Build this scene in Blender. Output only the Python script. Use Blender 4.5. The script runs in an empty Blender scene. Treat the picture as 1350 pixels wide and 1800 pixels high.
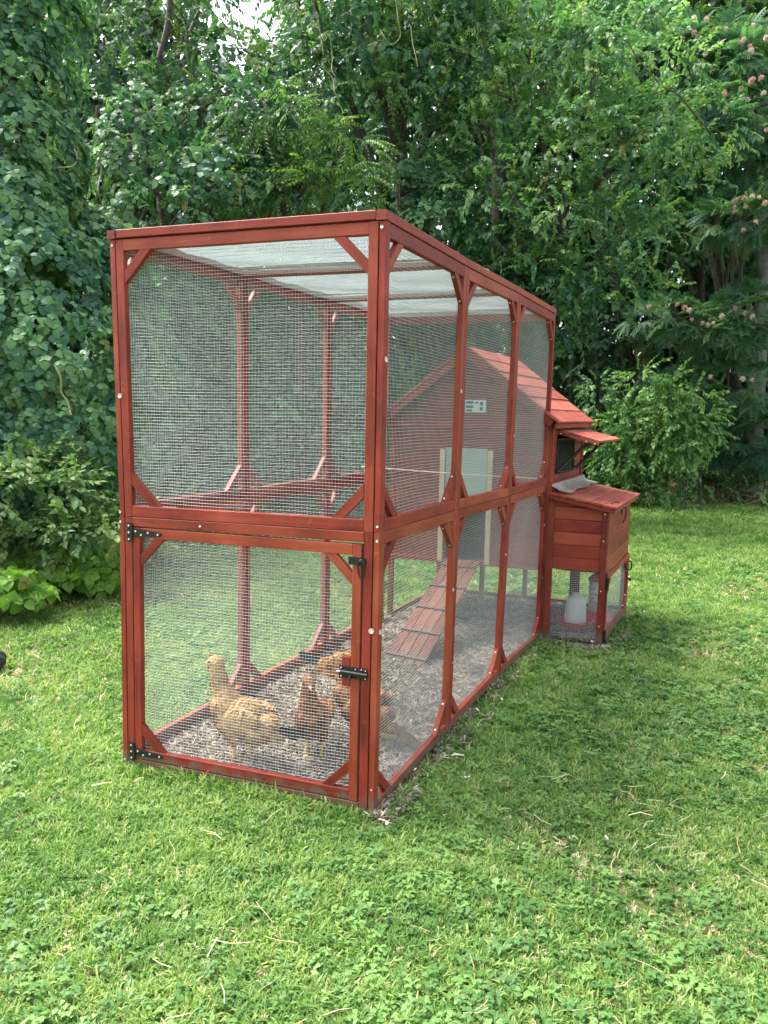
import bpy, bmesh, math, random
import numpy as np
from mathutils import Vector, Matrix
random.seed(7)
rng = np.random.default_rng(7)
R = math.radians
SC = bpy.context.scene
COL = SC.collection

# ------------------------------------------------------------------ camera
CAM = np.array([2.11508, -2.58896, 1.51118])
CF = np.array([-0.33976781, 0.93195519, -0.12655968])
CR = np.array([0.93845497, 0.34483145, 0.01983786])
CU = np.array([-0.06212975, 0.1120303, 0.99176061])
FPX = 1359.23
cd = bpy.data.cameras.new('camera')
cd.sensor_fit = 'VERTICAL'; cd.sensor_height = 24.0; cd.lens = FPX / 1800 * 24.0
cd.clip_start = 0.05; cd.clip_end = 600
cam = bpy.data.objects.new('camera', cd); COL.objects.link(cam)
cam.matrix_world = Matrix(((CR[0], CU[0], -CF[0], CAM[0]), (CR[1], CU[1], -CF[1], CAM[1]), (CR[2], CU[2], -CF[2], CAM[2]), (0, 0, 0, 1)))
SC.camera = cam

# ------------------------------------------------------------------ light
SUN_EL, SUN_AZ = 60.0, -86.0          # azimuth measured from +Y (into the picture) towards +X (right)
w = bpy.data.worlds.new('World'); SC.world = w; w.use_nodes = True
nt = w.node_tree
sky = nt.nodes.new('ShaderNodeTexSky'); sky.sky_type = 'NISHITA'; sky.sun_disc = False
sky.sun_elevation = R(SUN_EL); sky.sun_rotation = R(SUN_AZ)
sky.dust_density = 6.0; sky.air_density = 1.0; sky.ozone_density = 1.0
hs = nt.nodes.new('ShaderNodeHueSaturation'); hs.inputs['Saturation'].default_value = .45      # thin white overcast
nt.links.new(sky.outputs[0], hs.inputs['Color']); nt.links.new(hs.outputs[0], nt.nodes['Background'].inputs[0])
nt.nodes['Background'].inputs[1].default_value = 0.15
sd = bpy.data.lights.new('sun', 'SUN'); sd.energy = 1.35; sd.angle = R(24); sd.color = (1.0, 0.95, 0.87)
so = bpy.data.objects.new('sun', sd); COL.objects.link(so)
sv = Vector((math.sin(R(SUN_AZ)) * math.cos(R(SUN_EL)), math.cos(R(SUN_AZ)) * math.cos(R(SUN_EL)), math.sin(R(SUN_EL))))
so.rotation_euler = sv.to_track_quat('Z', 'Y').to_euler(); so.location = (-6, 4, 8)
SC.view_settings.view_transform = 'Standard'; SC.view_settings.look = 'None'
SC.view_settings.exposure = 2.0; SC.view_settings.gamma = 1.0
SC.cycles.use_denoising = True
SC.cycles.max_bounces = 8; SC.cycles.diffuse_bounces = 4; SC.cycles.transparent_max_bounces = 8

def at(px, py, d):
    """world point seen at photo pixel (px,py), d metres away horizontally"""
    v = CF + CR * (px - 675) / FPX - CU * (py - 900) / FPX
    return CAM + v / math.hypot(v[0], v[1]) * d

# ------------------------------------------------------------------ object helpers
def link(o, parent=None):
    COL.objects.link(o)
    if parent is not None: o.parent = parent
    return o
def tag(o, label=None, cat=None, group=None, kind=None):
    if label: o['label'] = label
    if cat: o['category'] = cat
    if group: o['group'] = group
    if kind: o['kind'] = kind
    return o
def empty(name, loc, label, cat, group=None):
    o = bpy.data.objects.new(name, None); o.location = loc; o.empty_display_size = .1
    COL.objects.link(o); return tag(o, label, cat, group)
def mesh_obj(name, V, F, mat=None, parent=None, smooth=False):
    me = bpy.data.meshes.new(name)
    me.from_pydata([tuple(map(float, v)) for v in V], [], [tuple(int(i) for i in f) for f in F])
    if mat: me.materials.append(mat)
    if smooth: me.shade_smooth()
    me.update()
    o = bpy.data.objects.new(name, me)
    link(o, None)
    if parent is not None:
        o.parent = parent; o.matrix_parent_inverse = Matrix.Translation(-Vector(root_loc(parent)))
    return o
def root_loc(p):
    l = Vector((0, 0, 0))
    while p is not None:
        l = l + p.location; p = p.parent
        if p is None: break
        # parents further up already carry their own inverse; stop there
        if getattr(p, 'matrix_parent_inverse', None) is not None: pass
    return l
def fast_mesh(name, V, quads=None, tris=None, mat=None, smooth=False):
    me = bpy.data.meshes.new(name)
    V = np.asarray(V, np.float32); me.vertices.add(len(V)); me.vertices.foreach_set('co', V.ravel())
    F = quads if quads is not None else tris
    F = np.asarray(F, np.int32); k = F.shape[1]
    me.loops.add(F.size); me.loops.foreach_set('vertex_index', F.ravel())
    me.polygons.add(len(F)); me.polygons.foreach_set('loop_start', np.arange(len(F), dtype=np.int32) * k)
    me.polygons.foreach_set('loop_total', np.full(len(F), k, np.int32))
    if mat: me.materials.append(mat)
    me.update(calc_edges=True); me.validate()
    if smooth: me.shade_smooth()
    return me
def V3(*a): return np.array(a, float)
def nrm(v): v = np.asarray(v, float); return v / (np.linalg.norm(v) + 1e-12)

# ------------------------------------------------------------------ materials
def mat(name):
    m = bpy.data.materials.new(name); m.use_nodes = True
    n = m.node_tree.nodes; return m, n, m.node_tree.links, n['Principled BSDF']
def ramp(n, stops):
    r = n.new('ShaderNodeValToRGB'); e = r.color_ramp.elements
    e[0].position, e[0].color = stops[0][0], (*stops[0][1], 1)
    e[1].position, e[1].color = stops[-1][0], (*stops[-1][1], 1)
    for p, c in stops[1:-1]:
        x = e.new(p); x.color = (*c, 1)
    return r
def wood(name, c_dark, c_mid, c_light, rough=.55, knots=True):
    m, n, l, b = mat(name)
    tc = n.new('ShaderNodeTexCoord'); oi = n.new('ShaderNodeObjectInfo')
    add = n.new('ShaderNodeVectorMath'); add.operation = 'ADD'
    mul = n.new('ShaderNodeVectorMath'); mul.operation = 'SCALE'
    cx = n.new('ShaderNodeCombineXYZ')
    l.new(oi.outputs['Random'], cx.inputs[0]); l.new(oi.outputs['Random'], cx.inputs[1]); l.new(oi.outputs['Random'], cx.inputs[2])
    l.new(cx.outputs[0], mul.inputs[0]); mul.inputs['Scale'].default_value = 37.0
    l.new(tc.outputs['Object'], add.inputs[0]); l.new(mul.outputs[0], add.inputs[1])
    mp = n.new('ShaderNodeMapping'); mp.inputs['Scale'].default_value = (2.2, 38, 38)
    l.new(add.outputs[0], mp.inputs[0])
    g = n.new('ShaderNodeTexNoise'); g.inputs['Scale'].default_value = 1.6; g.inputs['Detail'].default_value = 6; g.inputs['Roughness'].default_value = .65
    g.inputs['Distortion'].default_value = .6
    l.new(mp.outputs[0], g.inputs[0])
    bl = n.new('ShaderNodeTexNoise'); bl.inputs['Scale'].default_value = 4.0; bl.inputs['Detail'].default_value = 3
    l.new(add.outputs[0], bl.inputs[0])
    ad = n.new('ShaderNodeMath'); ad.operation = 'MULTIPLY_ADD'; ad.inputs[1].default_value = .55
    l.new(bl.outputs[0], ad.inputs[0]); 
    ad2 = n.new('ShaderNodeMath'); ad2.operation = 'MULTIPLY'; ad2.inputs[1].default_value = .45
    l.new(g.outputs[0], ad2.inputs[0]); l.new(ad2.outputs[0], ad.inputs[2])
    ad3 = n.new('ShaderNodeMath'); ad3.operation = 'MULTIPLY_ADD'; ad3.inputs[1].default_value = .15; 
    l.new(oi.outputs['Random'], ad3.inputs[0]); 
    sb = n.new('ShaderNodeMath'); sb.operation = 'SUBTRACT'; sb.inputs[1].default_value = .075
    l.new(ad.outputs[0], sb.inputs[0]); l.new(sb.outputs[0], ad3.inputs[2])
    r = ramp(n, [(.3, c_dark), (.5, c_mid), (.72, c_light)])
    l.new(ad3.outputs[0], r.inputs[0])
    out = r.outputs[0]
    if knots:
        vo = n.new('ShaderNodeTexVoronoi'); vo.inputs['Scale'].default_value = 1.0
        mp2 = n.new('ShaderNodeMapping'); mp2.inputs['Scale'].default_value = (4.5, 9, 9); l.new(add.outputs[0], mp2.inputs[0]); l.new(mp2.outputs[0], vo.inputs[0])
        kr = ramp(n, [(.05, (.22, .2, .2)), (.13, (1, 1, 1))]); l.new(vo.outputs['Distance'], kr.inputs[0])
        mx = n.new('ShaderNodeMix'); mx.data_type = 'RGBA'; mx.blend_type = 'MULTIPLY'; mx.inputs[0].default_value = .65
        l.new(out, mx.inputs[6]); l.new(kr.outputs[0], mx.inputs[7]); out = mx.outputs[2]
    hv = n.new('ShaderNodeHueSaturation'); mr = n.new('ShaderNodeMapRange'); mr.inputs[3].default_value = .495; mr.inputs[4].default_value = .504
    l.new(oi.outputs['Random'], mr.inputs[0]); l.new(mr.outputs[0], hv.inputs['Hue']); l.new(out, hv.inputs['Color'])
    wn = n.new('ShaderNodeTexWhiteNoise'); wn.noise_dimensions = '1D'; l.new(oi.outputs['Random'], wn.inputs['W'])
    mr2 = n.new('ShaderNodeMapRange'); mr2.inputs[3].default_value = .90; mr2.inputs[4].default_value = 1.10; l.new(wn.outputs['Value'], mr2.inputs[0]); l.new(mr2.outputs[0], hv.inputs['Value'])
    out = hv.outputs[0]
    sn = n.new('ShaderNodeTexNoise'); sn.inputs['Scale'].default_value = 26; sn.inputs['Detail'].default_value = 6; sn.inputs['Roughness'].default_value = .75; l.new(add.outputs[0], sn.inputs[0])
    sr = ramp(n, [(.60, (0, 0, 0)), (.72, (.42, .42, .42))]); l.new(sn.outputs[0], sr.inputs[0])
    sx_ = n.new('ShaderNodeMix'); sx_.data_type = 'RGBA'; l.new(sr.outputs[0], sx_.inputs[0]); l.new(out, sx_.inputs[6]); sx_.inputs[7].default_value = (.42, .20, .13, 1)      # worn pale flecks
    gp = n.new('ShaderNodeNewGeometry'); sp = n.new('ShaderNodeSeparateXYZ'); l.new(gp.outputs['Position'], sp.inputs[0])
    dn = n.new('ShaderNodeTexNoise'); dn.inputs['Scale'].default_value = 18; dn.inputs['Detail'].default_value = 5; l.new(gp.outputs['Position'], dn.inputs[0])
    dm = n.new('ShaderNodeMath'); dm.operation = 'MULTIPLY_ADD'; dm.inputs[1].default_value = -.16; l.new(dn.outputs[0], dm.inputs[0]); l.new(sp.outputs['Z'], dm.inputs[2])
    dr = ramp(n, [(.0, (.75, .75, .75)), (.035, (0, 0, 0))]); dma = n.new('ShaderNodeMath'); dma.operation = 'ADD'; dma.inputs[1].default_value = .045; l.new(dm.outputs[0], dma.inputs[0]); l.new(dma.outputs[0], dr.inputs[0])
    dx = n.new('ShaderNodeMix'); dx.data_type = 'RGBA'; l.new(dr.outputs[0], dx.inputs[0]); l.new(sx_.outputs[2], dx.inputs[6]); dx.inputs[7].default_value = (.13, .10, .07, 1)      # splashed soil on the lowest timbers
    out = dx.outputs[2]
    l.new(out, b.inputs['Base Color'])
    b.inputs['Roughness'].default_value = rough; b.inputs['Specular IOR Level'].default_value = .35
    bp = n.new('ShaderNodeBump'); bp.inputs['Strength'].default_value = .35; bp.inputs['Distance'].default_value = .002
    l.new(g.outputs[0], bp.inputs['Height']); l.new(bp.outputs[0], b.inputs['Normal'])
    return m
def plain(name, c, rough=.5, metal=0.0, spec=.5, noise=.0, scale=20, trans=0.0, alpha=1.0):
    m, n, l, b = mat(name)
    b.inputs['Base Color'].default_value = (*c, 1); b.inputs['Roughness'].default_value = rough
    b.inputs['Metallic'].default_value = metal; b.inputs['Specular IOR Level'].default_value = spec
    if noise:
        t = n.new('ShaderNodeTexNoise'); t.inputs['Scale'].default_value = scale; t.inputs['Detail'].default_value = 5
        tc = n.new('ShaderNodeTexCoord'); l.new(tc.outputs['Object'], t.inputs[0])
        r = ramp(n, [(.3, tuple(x * (1 - noise) for x in c)), (.7, tuple(min(1, x * (1 + noise)) for x in c))])
        l.new(t.outputs[0], r.inputs[0]); l.new(r.outputs[0], b.inputs['Base Color'])
    if trans:
        tr = n.new('ShaderNodeBsdfTranslucent'); tr.inputs[0].default_value = (*c, 1)
        mx = n.new('ShaderNodeMixShader'); mx.inputs[0].default_value = trans
        l.new(b.outputs[0], mx.inputs[1]); l.new(tr.outputs[0], mx.inputs[2]); l.new(mx.outputs[0], n['Material Output'].inputs[0])
    if alpha < 1:
        b.inputs['Alpha'].default_value = alpha
    return m
def leafmat(name, dark, mid, light, trans=.35, rough=.45, wscale=.9, spec=.35, instvar=.55, tint=(1.25, 1.4, .7), dead=0.0):
    m, n, l, b = mat(name)
    oi = n.new('ShaderNodeObjectInfo'); ge = n.new('ShaderNodeNewGeometry')
    t = n.new('ShaderNodeTexNoise'); t.inputs['Scale'].default_value = wscale; t.inputs['Detail'].default_value = 3
    l.new(ge.outputs['Position'], t.inputs[0])
    a = n.new('ShaderNodeMath'); a.operation = 'MULTIPLY'; a.inputs[1].default_value = instvar; l.new(oi.outputs['Random'], a.inputs[0])
    c = n.new('ShaderNodeMath'); c.operation = 'MULTIPLY_ADD'; c.inputs[1].default_value = 1.0; l.new(t.outputs[0], c.inputs[0]); l.new(a.outputs[0], c.inputs[2])
    r = ramp(n, [(.38, dark), (.38 + instvar * .5 + .1, mid), (.62 + instvar, light)])
    l.new(c.outputs[0], r.inputs[0])
    if dead:      # the odd yellowed or browned leaf cluster
        wn = n.new('ShaderNodeTexWhiteNoise'); wn.noise_dimensions = '1D'; l.new(oi.outputs['Random'], wn.inputs['W'])
        gt = n.new('ShaderNodeMath'); gt.operation = 'GREATER_THAN'; gt.inputs[1].default_value = 1 - dead; l.new(wn.outputs['Value'], gt.inputs[0])
        dm = n.new('ShaderNodeMix'); dm.data_type = 'RGBA'; l.new(gt.outputs[0], dm.inputs[0]); l.new(r.outputs[0], dm.inputs[6]); dm.inputs[7].default_value = (.20, .23, .06, 1); r = dm; ro = dm.outputs[2]
    else: ro = r.outputs[0]
    l.new(ro, b.inputs['Base Color'])
    b.inputs['Roughness'].default_value = rough; b.inputs['Specular IOR Level'].default_value = spec
    tr = n.new('ShaderNodeBsdfTranslucent')
    mm = n.new('ShaderNodeMix'); mm.data_type = 'RGBA'; mm.blend_type = 'MULTIPLY'; mm.inputs[0].default_value = 1.0
    l.new(ro, mm.inputs[6]); mm.inputs[7].default_value = (*tint, 1); l.new(mm.outputs[2], tr.inputs[0])
    mx = n.new('ShaderNodeMixShader'); mx.inputs[0].default_value = trans
    l.new(b.outputs[0], mx.inputs[1]); l.new(tr.outputs[0], mx.inputs[2]); l.new(mx.outputs[0], n['Material Output'].inputs[0])
    return m

M = {}
M['red'] = wood('red_stained_wood', (.115, .016, .009), (.255, .037, .019), (.38, .078, .040))
M['red_weathered'] = wood('weathered_red_wood', (.19, .038, .022), (.30, .070, .040), (.41, .12, .075), rough=.7)
M['red_dark'] = wood('shade_darkened_red_wood', (.11, .018, .010), (.20, .035, .018), (.29, .062, .032))  # darker copy of the red stain, the coop timbers' shade put into its colour
M['ramp'] = wood('worn_ramp_wood', (.10, .035, .024), (.19, .075, .050), (.29, .13, .095), rough=.8)
M['pale'] = wood('pale_pine', (.42, .35, .22), (.55, .47, .31), (.64, .56, .40), knots=False)
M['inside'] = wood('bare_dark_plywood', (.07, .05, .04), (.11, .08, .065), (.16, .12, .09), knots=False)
M['wire'] = plain('galvanised_wire', (.50, .53, .53), rough=.4, metal=.15, spec=.6)
M['wire_dark'] = plain('dark_window_wire', (.06, .09, .08), rough=.5, metal=.3)
M['screw'] = plain('zinc_screw', (.80, .80, .78), rough=.3, metal=.5)
M['black'] = plain('black_powder_coat', (.012, .013, .015), rough=.38, spec=.5)
M['tarp'] = plain('grey_white_tarpaulin', (.34, .40, .41), rough=.6, noise=.22, scale=6, trans=.5)
M['vinyl'] = plain('milky_vinyl', (.62, .58, .52), rough=.18, spec=.7, noise=.1, trans=.25)
M['jug'] = plain('translucent_white_plastic', (.80, .81, .80), rough=.3, trans=.35)
M['redplastic'] = plain('red_plastic', (.50, .012, .03), rough=.3)
M['whiteplastic'] = plain('white_plastic', (.72, .72, .70), rough=.35)
M['panelglass'] = plain('pale_green_acrylic', (.42, .58, .50), rough=.25, trans=.3)
M['display'] = plain('pale_blue_plastic', (.50, .66, .70), rough=.35)
M['screen'] = plain('dark_lcd', (.03, .06, .10), rough=.2)
M['print'] = plain('dark_print', (.14, .03, .03), rough=.5)
M['bark'] = plain('tree_bark', (.075, .062, .05), rough=.9, noise=.5, scale=14)
M['barkpale'] = plain('pale_bark', (.15, .16, .145), rough=.85, noise=.35, scale=10)
M['vine'] = plain('vine_stem', (.22, .26, .12), rough=.7, noise=.3)
M['rope'] = plain('pale_cord', (.62, .45, .40), rough=.7)
M['cloth'] = plain('dark_fur', (.05, .045, .042), rough=.95, noise=.5, scale=60)

# leaves
M['kudzu'] = leafmat('kudzu_leaf', (.034, .115, .072), (.066, .18, .096), (.14, .28, .115), trans=.36, rough=.45, wscale=1.3, spec=.35, instvar=.7, dead=.010)
M['kudzu_bright'] = leafmat('bright_kudzu_leaf', (.09, .21, .03), (.16, .32, .045), (.24, .42, .08), trans=.4, wscale=1.5, dead=.010)
M['bankleaf'] = leafmat('bramble_leaf', (.06, .14, .055), (.115, .215, .070), (.21, .31, .11), trans=.35, wscale=1.2, dead=.010)
M['dark'] = leafmat('dark_canopy_leaf', (.028, .086, .054), (.054, .138, .074), (.12, .23, .09), trans=.40, rough=.45, wscale=.6, spec=.35, dead=.010)
M['elder'] = leafmat('box_elder_leaf', (.052, .150, .078), (.108, .245, .105), (.24, .385, .14), trans=.42, rough=.4, wscale=1.1, spec=.4, dead=.010)
M['yellowish'] = leafmat('yellow_green_leaf', (.05, .13, .035), (.10, .21, .05), (.19, .31, .07), trans=.45, wscale=.6)
M['mimosa'] = leafmat('mimosa_leaf', (.045, .135, .085), (.075, .19, .110), (.14, .26, .13), trans=.38, wscale=.8)
M['sapling'] = leafmat('sapling_leaf', (.07, .18, .055), (.13, .28, .075), (.25, .40, .13), trans=.4, wscale=1.5, spec=.5)
M['flower'] = leafmat('mimosa_flower', (.55, .26, .25), (.70, .44, .40), (.82, .68, .60), trans=.3, tint=(1, 1, 1))
M['grass'] = leafmat('lawn_grass', (.070, .158, .042), (.135, .265, .062), (.305, .405, .135), trans=.42, rough=.5, wscale=2.3, spec=.25, instvar=.6)
M['clover'] = leafmat('clover_leaf', (.065, .155, .048), (.105, .225, .058), (.19, .33, .095), trans=.38, wscale=2.0)
M['straw'] = leafmat('dry_straw', (.34, .27, .14), (.50, .42, .24), (.66, .58, .38), trans=.15, rough=.6, wscale=3, tint=(1, 1, 1))
M['chip'] = leafmat('litter_chip', (.09, .072, .054), (.22, .18, .135), (.52, .45, .36), trans=.1, rough=.8, wscale=6, instvar=.7, tint=(1, 1, 1))
M['feather'] = leafmat('white_feather', (.62, .60, .56), (.72, .70, .67), (.82, .80, .78), trans=.3, tint=(1, 1, 1))

def groundmat(name, stops, s1, s2, bump=.02):
    m, n, l, b = mat(name)
    ge = n.new('ShaderNodeNewGeometry')
    t = n.new('ShaderNodeTexNoise'); t.inputs['Scale'].default_value = s1; t.inputs['Detail'].default_value = 4
    t2 = n.new('ShaderNodeTexNoise'); t2.inputs['Scale'].default_value = s2; t2.inputs['Detail'].default_value = 6
    l.new(ge.outputs['Position'], t.inputs[0]); l.new(ge.outputs['Position'], t2.inputs[0])
    a = n.new('ShaderNodeMath'); a.operation = 'MULTIPLY_ADD'; a.inputs[1].default_value = .5; l.new(t.outputs[0], a.inputs[0])
    c = n.new('ShaderNodeMath'); c.operation = 'MULTIPLY'; c.inputs[1].default_value = .5; l.new(t2.outputs[0], c.inputs[0]); l.new(c.outputs[0], a.inputs[2])
    r = ramp(n, stops); l.new(a.outputs[0], r.inputs[0]); l.new(r.outputs[0], b.inputs['Base Color'])
    b.inputs['Roughness'].default_value = .95; b.inputs['Specular IOR Level'].default_value = .1
    bp = n.new('ShaderNodeBump'); bp.inputs['Strength'].default_value = .8; bp.inputs['Distance'].default_value = bump
    l.new(t2.outputs[0], bp.inputs['Height']); l.new(bp.outputs[0], b.inputs['Normal'])
    return m
M['soil'] = groundmat('lawn_soil', [(.36, (.055, .075, .022)), (.5, (.09, .12, .03)), (.62, (.15, .15, .06))], 1.2, 40)
M['litter'] = groundmat('run_litter', [(.38, (.04, .030, .022)), (.5, (.08, .060, .045)), (.62, (.16, .125, .095))], 3, 70, .015)

# ------------------------------------------------------------------ ground
def gz(x, y):
    x = np.asarray(x, float); y = np.asarray(y, float)
    z = -0.028 + .012 * np.sin(x * 1.1 + .6) * np.cos(y * .9) + .008 * np.sin(x * 2.7 + y * 1.9)
    bank = np.clip((-x - 2.6 + .12 * np.sin(y * 2)) * .25, 0, 2.0)
    return z + bank * (y > -50)
gx = np.concatenate([np.linspace(-160, -12, 14), np.linspace(-11.6, 14, 150), np.linspace(15, 160, 14)])
gy = np.concatenate([np.linspace(-60, -5, 10), np.linspace(-4.8, 22, 150), np.linspace(24, 240, 16)])
GX, GY = np.meshgrid(gx, gy)
GZ = gz(GX, GY)
idx = np.arange(GX.size).reshape(GX.shape)
Q = np.stack([idx[:-1, :-1], idx[:-1, 1:], idx[1:, 1:], idx[1:, :-1]], -1).reshape(-1, 4)
g = bpy.data.objects.new('ground', fast_mesh('ground', np.stack([GX, GY, GZ], -1).reshape(-1, 3), quads=Q, mat=M['soil'], smooth=True))
link(g); tag(g, kind='structure')

# ------------------------------------------------------------------ timber helpers
def board(name, parent, A, B, wdir, wid, thk, m=None, chamfer=.0018):
    """a length of timber from A to B as its own object, grain along its local X"""
    A = np.asarray(A, float); B = np.asarray(B, float); L = np.linalg.norm(B - A); x = (B - A) / L
    y = np.asarray(wdir, float); y = nrm(y - x * (y @ x)); z = np.cross(x, y)
    h, a, b, c = L / 2, wid / 2, thk / 2, min(chamfer, thk * .2)
    sec = [(-a + c, -b), (a - c, -b), (a, -b + c), (a, b - c), (a - c, b), (-a + c, b), (-a, b - c), (-a, -b + c)]
    V = [(s * h, p, q) for s in (-1, 1) for p, q in sec]
    F = [tuple(range(7, -1, -1)), tuple(range(8, 16))] + [(i, (i + 1) % 8, 8 + (i + 1) % 8, 8 + i) for i in range(8)]
    me = bpy.data.meshes.new(name); me.from_pydata(V, [], F); me.materials.append(m or M['red']); me.update()
    o = bpy.data.objects.new(name, me)
    c0 = (A + B) / 2
    mw = Matrix(((x[0], y[0], z[0], c0[0]), (x[1], y[1], z[1], c0[1]), (x[2], y[2], z[2], c0[2]), (0, 0, 0, 1)))
    place(o, mw, parent); return o
WORLD = {}
def place(o, mw, parent):
    """link o with world matrix mw under parent, whose world matrix is known"""
    COL.objects.link(o)
    WORLD[o.name] = mw
    if parent is not None:
        o.parent = parent
        pm = WORLD.get(parent.name, Matrix.Translation(parent.location))
        o.matrix_basis = pm.inverted() @ mw
    else: o.matrix_basis = mw
def mesh_at(name, parent, me, mw=None):
    o = bpy.data.objects.new(name, me); place(o, mw or Matrix.Identity(4), parent); return o
def meshV(name, parent, V, F, m, smooth=False):
    me = bpy.data.meshes.new(name); me.from_pydata([tuple(map(float, v)) for v in V], [], F); me.materials.append(m)
    if smooth: me.shade_smooth()
    me.update(); return mesh_at(name, parent, me)
def prism(name, parent, poly, n, thk, m, frame=None):
    """polygon (list of 3D points in one plane) extruded by thk against n"""
    n = nrm(n); P = [np.asarray(p, float) for p in poly]; k = len(P)
    # own frame for the grain: local x along the longest edge
    ed = max(range(k), key=lambda i: np.linalg.norm(P[(i + 1) % k] - P[i]))
    x = nrm(P[(ed + 1) % k] - P[ed]); y = nrm(np.cross(n, x)); c = sum(P) / k - n * thk / 2
    mw = Matrix(((x[0], y[0], n[0], c[0]), (x[1], y[1], n[1], c[1]), (x[2], y[2], n[2], c[2]), (0, 0, 0, 1)))
    V = []
    for s in (0, 1):
        for p in P:
            q = p - n * thk * s - c; V.append((q @ x, q @ y, q @ n))
    area = sum(np.cross(P[i] - P[0], P[(i + 1) % k] - P[0]) @ n for i in range(k))
    F = [tuple(range(k)), tuple(range(2 * k - 1, k - 1, -1))] + [(i, k + i, k + (i + 1) % k, (i + 1) % k) for i in range(k)]
    if area < 0: F = [f[::-1] for f in F]
    me = bpy.data.meshes.new(name); me.from_pydata(V, [], F); me.materials.append(m or M['red']); me.update()
    return mesh_at(name, parent, me, mw)
def tubes_mesh(name, paths, r, m, sides=3, taper=None):
    paths = np.asarray(paths, float); n, k, _ = paths.shape
    d = np.gradient(paths, axis=1); d /= np.linalg.norm(d, axis=2, keepdims=True) + 1e-12
    ref = np.where(np.abs(d[..., 2:3]) > .9, np.array([1., 0, 0]), np.array([0, 0, 1.]))
    a = np.cross(d, ref); a /= np.linalg.norm(a, axis=2, keepdims=True); b = np.cross(d, a)
    an = np.arange(sides) / sides * 2 * np.pi + .5
    rr = r if taper is None else (r * np.linspace(1, taper, k))[None, :, None, None]
    P = paths[:, :, None, :] + rr * (np.cos(an)[None, None, :, None] * a[:, :, None, :] + np.sin(an)[None, None, :, None] * b[:, :, None, :])
    I = np.arange(n * k * sides).reshape(n, k, sides)
    q = np.stack([I[:, :-1, :], np.roll(I, -1, 2)[:, :-1, :], np.roll(I, -1, 2)[:, 1:, :], I[:, 1:, :]], -1).reshape(-1, 4)
    return fast_mesh(name, P.reshape(-1, 3), quads=q, mat=m, smooth=sides > 3)
def tube(name, parent, pts, r, m, sides=6, taper=None, sub=1):
    pts = np.asarray(pts, float)
    if sub > 1:
        t = np.linspace(0, len(pts) - 1, (len(pts) - 1) * sub + 1); out = []
        for u in t:
            i = min(int(u), len(pts) - 2); f = u - i
            p0, p1, p2, p3 = pts[max(i - 1, 0)], pts[i], pts[i + 1], pts[min(i + 2, len(pts) - 1)]
            out.append(.5 * ((2 * p1) + (-p0 + p2) * f + (2 * p0 - 5 * p1 + 4 * p2 - p3) * f * f + (-p0 + 3 * p1 - 3 * p2 + p3) * f ** 3))
        pts = np.array(out)
    return mesh_at(name, parent, tubes_mesh(name, pts[None], r, m, sides, taper))
_screw = {}
def screw(parent, P, n, r=.0042, h=.0025):
    key = round(r, 4)
    n = nrm(n)
    if key not in _screw:
        k = 10; V = [(math.cos(i / k * 6.283) * r, math.sin(i / k * 6.283) * r, z) for z in (0, h) for i in range(k)] + [(0, 0, h * .5)]
        F = [(i, (i + 1) % k, k + (i + 1) % k, k + i) for i in range(k)] + [(k + i, k + (i + 1) % k, 2 * k) for i in range(k)]
        me = bpy.data.meshes.new('screw'); me.from_pydata(V, [], F); me.materials.append(M['screw']); me.update(); _screw[key] = me
    q = Vector(n).to_track_quat('Z', 'Y').to_matrix().to_4x4()
    return mesh_at('screw', parent, _screw[key], Matrix.Translation(Vector(np.asarray(P, float))) @ q)
def wire_grid(name, parent, BL, BR, TR, TL, n, m=None, step=.0127, r=.00052, wave=.0012, seg=12, inset=0):
    """welded mesh filling the quad"""
    m = m or M['wire']; n = nrm(n)
    BL, BR, TR, TL = [np.asarray(p, float) for p in (BL, BR, TR, TL)]
    w_, h_ = np.linalg.norm(BR - BL), np.linalg.norm(TL - BL)
    nu, nv = max(2, int(w_ / step)), max(2, int(h_ / step))
    def pt(u, v):
        u = u[..., None]; v = v[..., None]
        return BL * (1 - u) * (1 - v) + BR * u * (1 - v) + TR * u * v + TL * (1 - u) * v
    ex_, ez_ = nrm(BR - BL), nrm(TL - BL)
    ph = rng.uniform(0, 6, 6)
    def wob(u, v):   # soft buckling of the sheet, shared by both wire directions
        return (np.sin(u * 9 + ph[0] + 2 * np.sin(v * 4)) * np.sin(v * 7 + ph[1])) * wave * 2.2
    u = np.linspace(0, 1, nu + 1)[:, None] * np.ones((1, seg + 1)); v = np.ones((nu + 1, 1)) * np.linspace(0, 1, seg + 1)[None]
    jit = rng.normal(0, 1, (nu + 1, seg + 1)) * wave * .35
    Pv = pt(u, v) + n * wob(u, v)[..., None] + ex_ * (jit + wave * np.sin(v * 11 + ph[2]))[..., None]
    u2 = np.ones((nv + 1, 1)) * np.linspace(0, 1, seg + 1)[None]; v2 = np.linspace(0, 1, nv + 1)[:, None] * np.ones((1, seg + 1))
    jit = rng.normal(0, 1, (nv + 1, seg + 1)) * wave * .35
    Ph = pt(u2, v2) + n * (wob(u2, v2)[..., None] + r * 1.6) + ez_ * (jit + wave * 1.2 * np.sin(u2 * 10 + ph[3]))[..., None]
    ra = np.concatenate([np.full(len(Pv), r * .85), np.full(len(Ph), r * 1.35)])[:, None, None, None]
    me = tubes_mesh(name, np.concatenate([Pv, Ph]), ra, m)
    return mesh_at(name, parent, me)

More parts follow.
